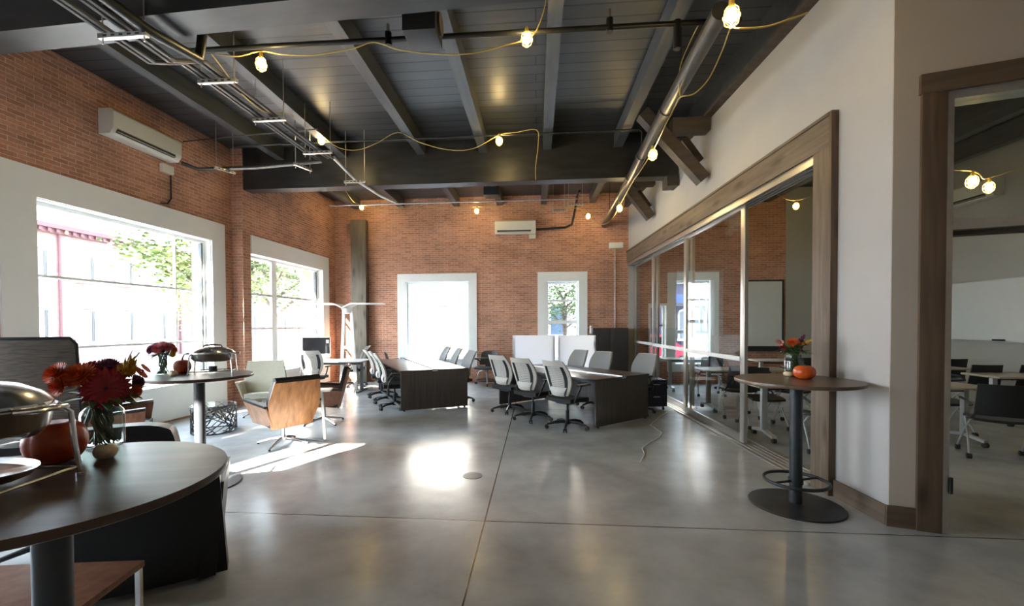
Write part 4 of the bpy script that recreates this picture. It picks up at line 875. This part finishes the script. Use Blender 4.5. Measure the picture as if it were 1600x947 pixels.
def wing(u, v):
    L_ = 0.93*abs(u); return Vector((lp(540, 476)[0]+0.93*u, v*(0.22-0.1*u*u), lp(540, 476)[2]-0.0-0.10*max(0, 1-abs(u)*4.2)**1.3))
MB().patch(wing, -1, 1, -1, 1, 24, 4, (0, 0, 0.03)).build('lamp_head', K['whiteplastic'], t)
MB().cyl((lp(543, 489)[0], 0, lp(543, 490)[2]), (lp(542, 481)[0], 0, lp(542, 482)[2]), 0.10, 0.12).build('neck', K['whiteplastic'], t)

# ------------------------------------------------------------------ near left seating
a = at(97, 530, 2.45)
t = thing('mesh_stool', 'tall brown grey mesh back stool at the left frame edge behind the nearest table', 'stool', (a.x-0.44, 2.72, 0), face(-0.35, 0.94))
MB().patch(lambda u, v: Vector((u*0.27, -0.18-0.05*v+0.035*u*u, 0.84+0.62*v)), -1, 1, 0, 1, 10, 12, (0, -0.01, 0)).build('mesh_back', K['mesh2'], t)
fr = [(sx_*0.275, -0.185-0.05*v+0.035, 0.82+0.645*v) for sx_, v in ((-1, 0), (-1, 0.5), (-1, 0.95))] + [(-0.25, -0.21, 1.47), (0.25, -0.21, 1.47)] + [(0.275, -0.185-0.05*v+0.035, 0.82+0.645*v) for v in (0.95, 0.5, 0)]
MB().tube(fr, 0.011, 8, True).build('back_frame', K['black'], t)
MB().patch(lambda u, v: Vector((u*0.25, 0.05+v*0.22, 0.77)), -1, 1, -1, 1, 6, 6, (0, 0, -0.05)).build('seat', K['fabric'], t)
for sg in (-1, 1): MB().tube([(sg*0.27, -0.16, 0.80), (sg*0.30, -0.10, 0.98), (sg*0.30, 0.14, 0.99)], 0.015, 8).build('armrest', K['blackplastic'], t)
MB().cyl((0, 0, 0.06), (0, 0, 0.72), 0.025).build('gas_lift', K['black'], t)
b = MB()
for k in range(5): an = 2*PI*k/5; b.tube([(0, 0, 0.08), (0.3*math.cos(an), 0.3*math.sin(an), 0.03)], [0.025, 0.014], 8)
b.build('star_base', K['black'], t); MB().tube([(0.2*math.cos(x_*PI/14), 0.2*math.sin(x_*PI/14), 0.3) for x_ in range(28)], 0.01, 8, True).build('foot_ring', K['black'], t)

t = thing('club_chair', 'black leather club chair between the nearest table and the big window', 'armchair', (-2.42, 2.60, 0), face(-0.55, 0.83))
def cushion(m, c, size, bev): m.box(c, size, None, bev); return m
cushion(MB(), (0, 0.02, 0.23), (0.62, 0.70, 0.34), 0.05).build('seat_base', K['leather'], t)
cushion(MB(), (0, 0.06, 0.44), (0.58, 0.60, 0.12), 0.05).build('seat_cushion', K['leather'], t)
MB().patch(lambda u, v: Vector((u*(0.40-0.03*v), -0.35-0.08*v+0.02*u*u, 0.04+0.62*v)), -1, 1, 0, 1, 10, 8, (0, 0.11, 0)).build('back_shell', K['leather'], t)
MB().patch(lambda u, v: Vector((-0.10+u*0.27*(1-0.12*v*v), -0.39+0.06*math.cos(PI*v)-0.03*v, 0.60+0.41*math.sin(PI*0.5*v)*(1-0.08*abs(u)**4))), -1, 1, 0, 1, 12, 6, (0, 0.16, -0.01)).build('back_cushion', K['leather'], t)
for sg in (-1, 1): MB().patch(lambda u, v: Vector((sg*(0.34+0.05*v), -0.36+0.74*u, 0.04+0.56*v-0.04*u*v)), 0, 1, 0, 1, 8, 6, (sg*-0.09, 0, -0.01)).build('arm', K['leather'], t)
for a_ in (-0.28, 0.28):
    for b_ in (-0.28, 0.3): MB().cyl((a_, b_, 0.0), (a_, b_, 0.07), 0.02).build('foot', K['chrome'], t)
t = thing('low_table', 'low reddish wood side table with metal edge below the nearest table', 'side table', (-2.16, 1.75, 0), 0.15)
MB().bb(-0.42, 0.26, -0.26, 0.22, 0.36, 0.39, 0.003).build('tabletop', K['walnutd'], t)
for a_ in (-0.40, 0.245): m = MB(); m.bb(a_-0.012, a_+0.012, -0.25, 0.21, 0.0, 0.012); m.bb(a_-0.012, a_+0.012, -0.255, -0.235, 0, 0.36); m.bb(a_-0.012, a_+0.012, 0.19, 0.21, 0, 0.36); m.build('leg_frame', K['chrome'], t, False)

# ------------------------------------------------------------------ classroom furniture
def nest_chair(label, group):
    t = thing('classroom_chair', label, 'chair', (0, 0, 0), 0, group)
    MB().patch(lambda u, v: Vector((u*(0.225-0.015*v), -0.205-0.07*v+0.035*u*u, 0.50+0.36*v)), -1, 1, 0, 1, 8, 6, (0, -0.014, 0)).build('backrest', K['blackplastic'], t)
    MB().patch(lambda u, v: Vector((u*0.225, 0.02+v*0.22, 0.455+0.015*u*u-0.02*max(0, v)**3)), -1, 1, -1, 1, 8, 6, (0, 0, -0.03)).build('seat', K['blackplastic'], t)
    for sg in (-1, 1):
        MB().tube([(sg*0.20, -0.20, 0.56), (sg*0.235, -0.16, 0.46), (sg*0.235, 0.0, 0.43)], 0.011, 8).build('back_support', K['blackplastic'], t)
        MB().tube([(sg*0.235, -0.12, 0.435), (sg*0.25, 0.08, 0.26), (sg*0.265, 0.255, 0.055)], 0.0115, 8).build('leg', K['greyleg'], t)
        MB().tube([(sg*0.235, 0.10, 0.435), (sg*0.245, -0.06, 0.26), (sg*0.26, -0.215, 0.055)], 0.0115, 8).build('leg', K['greyleg'], t)
        MB().tube([(sg*0.23, -0.15, 0.60), (sg*0.275, -0.10, 0.655), (sg*0.28, 0.08, 0.66)], 0.014, 8).build('arm', K['blackplastic'], t)
        for y in (0.26, -0.22): m = MB(); m.cyl((sg*0.262-0.02, y, 0.03), (sg*0.262+0.02, y, 0.03), 0.03, seg=16); m.build('caster', K['blackplastic'], t)
    return t
def flip_table(label, group):
    t = thing('training_table', label, 'table', (0, 0, 0), 0, group)
    MB().bb(-0.76, 0.76, -0.30, 0.30, 0.715, 0.742, 0.005).build('tabletop', K['greytop'], t)
    for x in (-0.56, 0.56):
        l = MB(); l.bb(x-0.035, x+0.035, -0.03, 0.03, 0.11, 0.69, 0.006); l.build('leg', K['greyleg'], t)
        f = MB(); f.bar((x, -0.27, 0.075), (x, 0, 0.115), 0.06, 0.035); f.bar((x, 0, 0.115), (x, 0.27, 0.075), 0.06, 0.035); fo = f.build('foot', K['greyleg'], t)
        for y in (-0.26, 0.26): c_ = MB(); c_.cyl((x-0.022, y, 0.033), (x+0.022, y, 0.033), 0.033, seg=16); c_.build('caster', K['blackplastic'], fo)
    MB().bb(-0.56, 0.56, -0.02, 0.02, 0.66, 0.712).build('cross_beam', K['black'], t, False)
    return t
nc = nest_chair('', ''); ft = flip_table('', '')
used = {}
def place(proto, px, py, dx, dy, label, group, z=0.0, xy=None):
    p_ = Vector((xy[0], xy[1], 0)) if xy else atz(px, py); loc = (p_.x, p_.y, 0)
    if proto.name not in used: used[proto.name] = 1; proto.location = loc; proto.rotation_euler = (0, 0, face(dx, dy)); proto['label'] = label; proto['group'] = group; return proto
    return dup(proto, loc, face(dx, dy), label, group)
TG, CG = 'training tables in the classroom', 'black classroom chairs'
place(ft, 0, 0, 0.0, -1, 'training table nearest the open bay of the glass wall', TG, xy=(3.60, 6.20))
place(ft, 0, 0, 0.05, -1, 'training table in the middle of the classroom behind the glass', TG, xy=(3.62, 8.2))
place(ft, 0, 0, 0.0, -1, 'training table below the classroom window', TG, xy=(3.65, 10.55))
place(ft, 0, 0, 0.0, -1, 'training table before the small whiteboard on the classroom brick wall', TG, xy=(5.5, 10.2))
place(nc, 0, 0, 0.15, 1, 'black classroom chair nearest the open bay, right of the bar table column', CG, xy=(3.50, 5.66))
place(nc, 0, 0, -0.05, -1, 'black classroom chair behind the bar table column, facing the nearest table', CG, xy=(3.36, 6.92))
place(nc, 0, 0, 0.1, 1, 'black classroom chair at the middle table, next to the glass', CG, xy=(3.32, 7.62))
place(nc, 0, 0, -0.1, 1, 'black classroom chair at the middle table, farther from the glass', CG, xy=(4.12, 7.58))
place(nc, 0, 0, 0.1, 1, 'black classroom chair below the classroom window', CG, xy=(3.7, 9.85))
place(nc, 0, 0, -0.1, 1, 'black classroom chair in front of the small whiteboard', CG, xy=(5.3, 9.5))
place(ft, 0, 0, 0.06, -1, 'training table nearest the doorway, cut by the wooden door frame', TG, xy=(5.02, 6.14)).scale = (0.84, 1, 1)
place(ft, 0, 0, 0.0, -1, 'training table at the right edge of the doorway view', TG, xy=(7.55, 7.40))
place(ft, 0, 0, 0.0, -1, 'training table deepest in the doorway view under the long whiteboard', TG, xy=(6.85, 8.65))
place(nc, 0, 0, 0.5, 0.86, 'large black classroom chair in the middle of the doorway view', CG, xy=(5.24, 5.50))
place(nc, 0, 0, -0.1, -1, 'black classroom chair just beyond the table nearest the doorway', CG, xy=(5.66, 6.75))
place(nc, 0, 0, 0.1, 1, 'black classroom chair second from the back in the doorway view', CG, xy=(7.28, 8.02))
place(nc, 0, 0, -0.1, 1, 'black classroom chair at the right frame edge of the doorway view', CG, xy=(7.96, 8.06))
place(nc, 0, 0, 0.0, 1, 'small black classroom chair farthest under the long whiteboard', CG, xy=(7.85, 9.25))
# whiteboards
a = at(1160, 440, 11.7); b = at(1222, 541, 11.7)
t = thing('whiteboard', 'small upright whiteboard with dark frame on the classroom brick wall', 'whiteboard', (0, 0, 0))
MB().bb(a.x, b.x, 11.715, 11.735, b.z, a.z).build('surface', K['board'], t, False)
m = MB(); f_ = 0.035
for (x0, x1, z0, z1) in ((a.x-f_, a.x, b.z-f_, a.z+f_), (b.x, b.x+f_, b.z-f_, a.z+f_), (a.x, b.x, a.z, a.z+f_), (a.x, b.x, b.z-f_, b.z)): m.bb(x0, x1, 11.70, 11.745, z0, z1)
m.build('frame', K['black'], t, False); MB().bb(a.x, b.x, 11.62, 11.70, b.z-0.12, b.z-0.035).build('tray', K['black'], t, False)
t = thing('whiteboard', 'long pale whiteboard on the plain classroom wall seen through the doorway', 'whiteboard', (8.497, 0, 0))
MB().bb(-0.025, 0, 6.5, 11.4, 1.21, 2.33).build('surface', K['board'], t, False)
m = MB(); m.bb(-0.03, 0, 6.48, 11.42, 2.33, 2.345); m.bb(-0.03, 0, 6.48, 11.42, 1.195, 1.21); m.build('frame', K['alu'], t, False)
MB().bb(-0.09, -0.026, 6.6, 11.3, 1.188, 1.202).build('tray', K['alu'], t, False)
tag(MB().bb(-0.04, 0.04, -0.08, 0.08, 0, 0.035, 0.006).build('board_eraser', K['black'], None, True, (8.437, 8.85, 1.203)), 'small black eraser on the tray of the long whiteboard', 'eraser')

# ------------------------------------------------------------------ air conditioners
def ac(label, loc, rz, L, black=True):
    t = thing('air_conditioner', label, 'air conditioner', loc, rz)    # back at y=0, faces -y
    MB().prism([(-L/2, 0, 0), (-L/2, -0.17, 0.0), (-L/2, -0.225, 0.07), (-L/2, -0.235, 0.30), (-L/2, -0.20, 0.335), (-L/2, 0, 0.345)], (L, 0, 0)).build('housing', K['beige'], t)
    MB().bb(-L/2+0.06, L/2-0.12, -0.232, -0.19, 0.028, 0.075).build('outlet_slot', K['charcoal'], t, False)
    MB().bar((-L/2+0.06, -0.212, 0.035), (L/2-0.12, -0.212, 0.035), 0.045, 0.008).build('louvre', K['beige'], t, False)
    MB().bb(-L/2+0.01, L/2-0.01, -0.2365, -0.235, 0.10, 0.29).build('front_cover', K['beige'], t, False)
    return t
xl = lambda y: -6.10 + AL*y
ac('air conditioner on the left brick wall above the big window', (xl(6.2)+0.002, 6.13, 4.17), PI/2-AL+0.0, 1.12)
ac('air conditioner on the brick back wall under the ceiling', (-0.545, YB-0.002, 3.92), 0, 1.06)
ac('air conditioner on the classroom wall seen above the door transom', (8.497, 9.35, 3.86), -PI/2, 1.0)
tag(MB().bb(-0.1, 0.1, 0, 0.07, 0, 0.13, 0.008).build('drain_pump', K['beige'], None, True, (xl(6.55), 6.62, 3.98), PI/2*3-AL), 'small cream pump box under the left wall air conditioner', 'pump box')
tag(MB().bb(-0.09, 0.09, -0.07, 0, 0, 0.11, 0.008).build('drain_pump', K['beige'], None, True, (-0.10, YB, 3.80), 0), 'small cream pump box under the back wall air conditioner', 'pump box')
e = thing('emergency_light', 'white emergency light box high on the back wall by the glass wall', 'light box', (2.06, YB-0.004, 3.50))
MB().bb(-0.18, 0.17, -0.10, 0, 0, 0.15, 0.012).build('housing', K['whiteplastic'], e); MB().cyl((-0.02, -0.02, -2.9), (-0.02, -0.02, 0), 0.011).build('conduit', K['galv'], e)
t = thing('drain_hose', 'thin line dropping from the left wall air conditioner to the window casing', 'hose', (0, 0, 0))
MB().tube([(xl(6.7)+0.04, 6.68, 3.97), (xl(6.7)+0.03, 6.69, 3.60), (xl(6.7)+0.03, 6.62, 3.50), (xl(6.6)+0.03, 6.5, 3.48)], 0.012, 8).build('hose', K['darkpipe'], t)

# ------------------------------------------------------------------ pipes, conduits, hangers, boxes under the ceiling
def pipe(name, label, pts, r, mat, cat='pipe', fit=()):
    t = thing(name, label, cat, (0, 0, 0)); MB().tube(pts, r, 12).build('run', K[mat], t)
    for (p_, q_, rr) in fit: MB().cyl(p_, q_, rr, seg=14).build('fitting', K[mat], t)
    return t
P1 = pipe('sprinkler_pipe', 'black sprinkler pipe crossing the ceiling in front of the joists', [(-3.75, 4.45, 4.47), (1.95, 4.45, 4.44)], 0.027, 'darkpipe', 'pipe', [((x, 4.45, 4.40), (x, 4.45, 4.53), 0.034) for x in (-1.50, 0.72)] + [((1.36, 4.45, 4.2), (1.36, 4.45, 4.47), 0.035)])
for x in (-1.50, 0.72): MB().cyl((x, 4.45, 4.53), (x, 4.45, 4.62), 0.014).build('sprinkler_head', K['galv'], P1)
pipe('sprinkler_pipe', 'thin dark pipe crossing under the joists just before the far beam', [(-5.3, 7.3, 4.66), (1.65, 7.3, 4.66), (1.69, 7.3, 4.62), (1.69, 7.3, 4.2)], 0.014, 'darkpipe')
pipe('sprinkler_pipe', 'thin pale pipe crossing the last ceiling bay above the back wall', [(-5.1, 10.6, 4.50), (0.98, 10.6, 4.50)], 0.017, 'galv')
D = [(1.54, 3.87, 4.15), (1.60, 6.3, 4.15), (1.70, 8.9, 4.13), (1.77, 11.74, 4.12)]
t = thing('round_duct', 'long round grey pipe running towards the back wall under the ceiling', 'duct', (0, 0, 0))
m = MB(); m.tube(D, 0.078, 20); m.build('run', K['duct'], t)
for (y, x) in ((5.55, 1.582), (7.0, 1.62), (8.0, 1.66)): MB().cyl((x, y, 4.145), (x+0.003, y+0.09, 4.145), 0.086, seg=20).build('coupling', K['duct'], t)
for (y, x) in ((5.0, 1.57), (8.7, 1.69), (10.8, 1.75)): MB().cyl((x, y, 4.2), (x, y, 4.95), 0.006, seg=8).build('hanger_rod', K['darkpipe'], t)
# conduit rack: bundle in front, dropping under the beam, running back
def conduits(name, label, xs, z0, z1, yend, r, mat, bend=None):
    t = thing(name, label, 'conduit', (0, 0, 0))
    for i, dx in enumerate(xs):
        pts = [(-3.50+dx, -1.2, z0), (-3.50+dx, 3.95, z0), (-3.47+dx, 4.12, (z0+z1)/2), (-3.45+dx, 4.28, z1), (-3.40+dx, 6.6, z1)]
        pts += [(-3.36+dx, yend, z1)]
        MB().tube(pts, r, 8).build('conduit_run', K[mat], t)
    return t
conduits('conduit_bundle', 'bundle of grey conduits running back along the left of the ceiling', (-0.17, -0.115, 0.03, 0.09), 4.06, 4.24, 6.9, 0.021, 'conduitgrey')
pipe('insulated_line', 'thick black insulated line beside the grey conduits', [(-3.30, -1.2, 4.05), (-3.27, 3.5, 4.05), (-3.20, 4.0, 4.09), (-3.18, 4.05, 4.5)], 0.045, 'darkpipe', 'pipe')
pipe('conduit_run', 'single grey conduit carrying on past the rack under the far beam', [(-3.24, 6.9, 4.24), (-3.20, 7.6, 4.13), (-3.1, 8.6, 4.12), (-2.95, 9.1, 4.12)], 0.028, 'galv', 'conduit')
pipe('refrigerant_line', 'dark line from the left wall air conditioner across to the conduit rack', [(-5.80, 6.83, 4.22), (-5.6, 6.95, 4.15), (-4.6, 6.96, 4.15), (-3.45, 6.92, 4.20)], 0.030, 'duct', 'pipe')
pipe('refrigerant_line', 'dark line from the back wall air conditioner up to the ceiling rack', [(0.0, 11.62, 4.02), (0.75, 11.62, 4.05), (0.92, 11.6, 4.12), (0.96, 11.55, 4.3), (0.99, 10.8, 4.62), (1.0, 10.4, 4.62)], 0.03, 'darkpipe', 'pipe')
pipe('thin_conduit', 'thin reddish conduit crossing to the left brick wall', [(-5.87, 6.95, 4.62), (-4.6, 6.85, 4.64), (-3.45, 6.8, 4.66)], 0.009, 'brace', 'conduit')
def hanger(label, x, y, z, w, ztop, rz=0.0, g='strut channel hangers'):
    t = thing('strut_hanger', label, 'hanger', (x, y, z), rz, g)
    MB().bb(-w/2, w/2, -0.02, 0.02, -0.02, 0.02, 0.003).build('channel', K['galv'], t)
    for sg in (-1, 1): MB().cyl((sg*(w/2-0.03), 0, -0.06), (sg*(w/2-0.03), 0, ztop-z), 0.006, seg=8).build('rod', K['galv'], t)
    m = MB()
    for i in range(5): m.bb(-w/2+0.05+i*(w-0.1)/4.6, -w/2+0.05+i*(w-0.1)/4.6+0.035, -0.022, -0.0205, -0.008, 0.008)
    m.build('slots', K['black'], t)
    return t
hanger('strut hanger at the near beam, closest to the camera', -3.47, 3.49, 4.0, 0.44, 4.95)
hanger('strut hanger just past the near beam carrying the conduits', -3.43, 4.55, 4.19, 0.44, 4.95)
hanger('strut hanger second past the near beam carrying the conduits', -3.41, 5.45, 4.19, 0.44, 4.95)
hanger('strut hanger where the conduits turn, before the far beam', -3.33, 6.55, 4.19, 0.46, 4.95)
hanger('short strut hanger just before the far beam under the last conduit', -3.16, 7.55, 4.06, 0.40, 4.95)
hanger('skewed strut hanger on the line next to the left wall air conditioner', -5.1, 6.9, 4.10, 0.34, 4.95, 1.2)
hanger('skewed strut hanger halfway along the line from the left air conditioner', -3.75, 6.88, 4.10, 0.34, 4.95, 1.2)
hanger('strut hanger in the last bay above the back wall air conditioner', 0.55, 10.9, 4.32, 0.34, 4.95)
hanger('strut hanger in the last bay nearest the round pipe', 0.95, 10.9, 4.45, 0.40, 4.95)
# black box units
a = at(663, 47, 4.3)
t = thing('ceiling_speaker', 'black boxy unit hung under the near ceiling beside the sprinkler pipe', 'ceiling unit', (a.x, 4.28, a.z))
MB().bb(-0.17, 0.15, -0.16, 0.16, -0.11, 0.17, 0.01).build('housing', K['blackplastic'], t); MB().cyl((0.15, 0, 0.03), (0.175, 0, 0.03), 0.10, seg=24).build('round_cover', K['brace'], t); MB().bb(-0.13, 0.12, -0.12, 0.12, 0.17, 4.96-a.z).build('mount', K['blackplastic'], t)
MB().bb(-0.13, 0.12, -0.168, -0.16, 0.12, 0.15).build('bracket', K['galv'], t)
a = at(768, 300, 10.3)
t = thing('ceiling_speaker', 'small black boxy unit hung in the last ceiling bay', 'ceiling unit', (a.x, 10.3, a.z)); MB().bb(-0.17, 0.17, -0.16, 0.16, -0.11, 0.17, 0.01).build('housing', K['blackplastic'], t); MB().bb(-0.1, 0.1, -0.1, 0.1, 0.17, 4.96-a.z).build('mount', K['blackplastic'], t)

# ------------------------------------------------------------------ string lights
def cord(label, pts, r=0.0062):
    n = len(pts); P = [Vector(p_) for p_ in pts]; out = []
    for i in range(n-1):
        p0, p1, p2, p3 = P[max(0, i-1)], P[i], P[i+1], P[min(n-1, i+2)]
        for k in range(6):
            u = k/6; out.append(0.5*((2*p1)+(p2-p0)*u+(2*p0-5*p1+4*p2-p3)*u*u+(3*p1-p0-3*p2+p3)*u**3))
    out.append(P[-1]); return tag(MB().tube(out, r, 6).build('light_cord', K['cord']), label, 'light cord')
def px(Y, *pp): return [at(x_, y_, Y) for x_, y_ in pp]
cord('yellow light cord sagging along the near sprinkler pipe', px(4.36, (338, 84), (372, 88), (408, 80), (440, 85), (490, 86), (550, 76), (585, 66), (625, 78), (690, 85), (740, 83), (785, 72), (820, 62), (838, 48), (850, 15), (855, -12)))
cord('yellow light cord swinging from the conduits along the thin far pipe', px(4.3, (330, 84),) + px(4.6, (350, 110)) + px(4.85, (372, 140)) + px(5.0, (402, 168)) + px(5.4, (425, 177)) + px(6.3, (455, 179)) + px(7.2, (478, 197), (502, 212), (530, 231), (560, 234), (590, 223), (622, 207), (655, 222), (700, 234), (740, 232), (780, 211), (805, 207), (838, 203), (841, 225), (837, 260), (837, 281)))
cord('yellow light cord looping beside the long round pipe', px(3.2, (1262, 20), (1235, 30), (1195, 42), (1150, 44)) + px(3.6, (1143, 40)) + px(4.4, (1128, 80), (1108, 122), (1085, 146), (1063, 152)) + px(5.2, (1055, 165), (1040, 195)) + px(5.9, (1022, 232), (1000, 268)) + px(7.6, (988, 285)) + px(8.6, (970, 318), (958, 340), (945, 350), (930, 348)) + px(10.9, (922, 338), (919, 332)))
cord('yellow light cord looped up over the round pipe', px(4.8, (1092, 38)) + px(4.9, (1080, 62), (1064, 100), (1061, 130), (1063, 152)))
cord('yellow light cord strung along the top of the brick back wall', px(9.0, (540, 298)) + px(10.9, (552, 315), (565, 320), (600, 327), (650, 321), (700, 326), (745, 323), (800, 325), (820, 319), (870, 323), (905, 326), (917, 330)))
cord('light cord crossing the dark classroom ceiling', [(2.95, 5.0, 4.15)] + [at(1519, 282, 5.3)+Vector((-0.7, 0, 0.25)), at(1519, 282, 5.3)+Vector((0.0, 0, 0.10)), at(1545, 291, 6.0)+Vector((0.0, 0, 0.10)), at(1545, 291, 6.0)+Vector((0.9, 0.3, 0.5)), (7.0, 6.6, 4.6)])
q_ = at(1244, 321, 9.9); cord('short light cord along the classroom ceiling joists above its single bulb', [(q_.x-0.9, q_.y, 4.62), (q_.x-0.4, q_.y, q_.z+0.25), (q_.x, q_.y, q_.z+0.10), (q_.x+0.5, q_.y, q_.z+0.3), (q_.x+1.0, q_.y, 4.62)])
def cage_lamp(label, loc, rz=0.0):
    t = thing('cage_lamp', label, 'caged bulb', loc, rz)
    MB().lathe([(0, -0.055), (0.018, -0.052), (0.033, -0.035), (0.036, -0.015), (0.030, 0.008), (0.018, 0.03), (0.014, 0.045), (0, 0.045)], 18).build('bulb', K['bulb'], t)
    MB().cyl((0, 0, 0.04), (0, 0, 0.10), 0.021, 0.017, 14).build('socket', K['cord'], t)
    m = MB()
    for k in range(6):
        a_ = PI*k/3; c_, s_ = math.cos(a_), math.sin(a_); m.tube([(c_*r_, s_*r_, z_) for r_, z_ in ((0.022, 0.055), (0.050, 0.02), (0.056, -0.02), (0.045, -0.06), (0.016, -0.085))], 0.003, 5)
    for r_, z_ in ((0.056, -0.015), (0.018, -0.085), (0.046, -0.06)): m.tube([(r_*math.cos(q_*PI/9), r_*math.sin(q_*PI/9), z_) for q_ in range(18)], 0.003, 5, True)
    m.build('cage', K['cage'], t)
    return t
lamps = [((408, 98), 4.36, 'caged bulb hanging near the conduits at the near sprinkler pipe'), ((823, 59), 4.36, 'caged bulb on the near cord right of the black ceiling unit'), ((1143, 22), 3.2, 'largest and brightest caged bulb beside the top of the round pipe'),
         ((502, 218), 7.2, 'caged bulb on the far thin pipe beside the conduit rods'), ((780, 219), 7.2, 'caged bulb on the far thin pipe in the middle of the ceiling'), ((1020, 240), 5.9, 'caged bulb beside the round pipe in front of the big brace'),
         ((565, 323), 10.9, 'caged bulb above the timber post on the back wall'), ((745, 329), 10.9, 'caged bulb on the back wall above the wide window, left of the air conditioner'), ((919, 337), 10.9, 'caged bulb on the back wall between air conditioner and round pipe'), ((968, 324), 8.6, 'caged bulb at the far end of the round pipe near the small brace'),
         ((1244, 321), 9.9, 'caged bulb in the classroom seen through the open glass bay'), ((1519, 282), 5.3, 'caged bulb above the door transom, the larger of two'), ((1545, 291), 6.0, 'caged bulb above the door transom, the smaller of two')]
proto = None
for (pp, Y, lab) in lamps:
    q_ = at(pp[0], pp[1], Y)
    if proto is None: proto = cage_lamp(lab, q_); proto['group'] = 'caged string light bulbs'
    else: dup(proto, q_, random.random(), lab, 'caged string light bulbs')
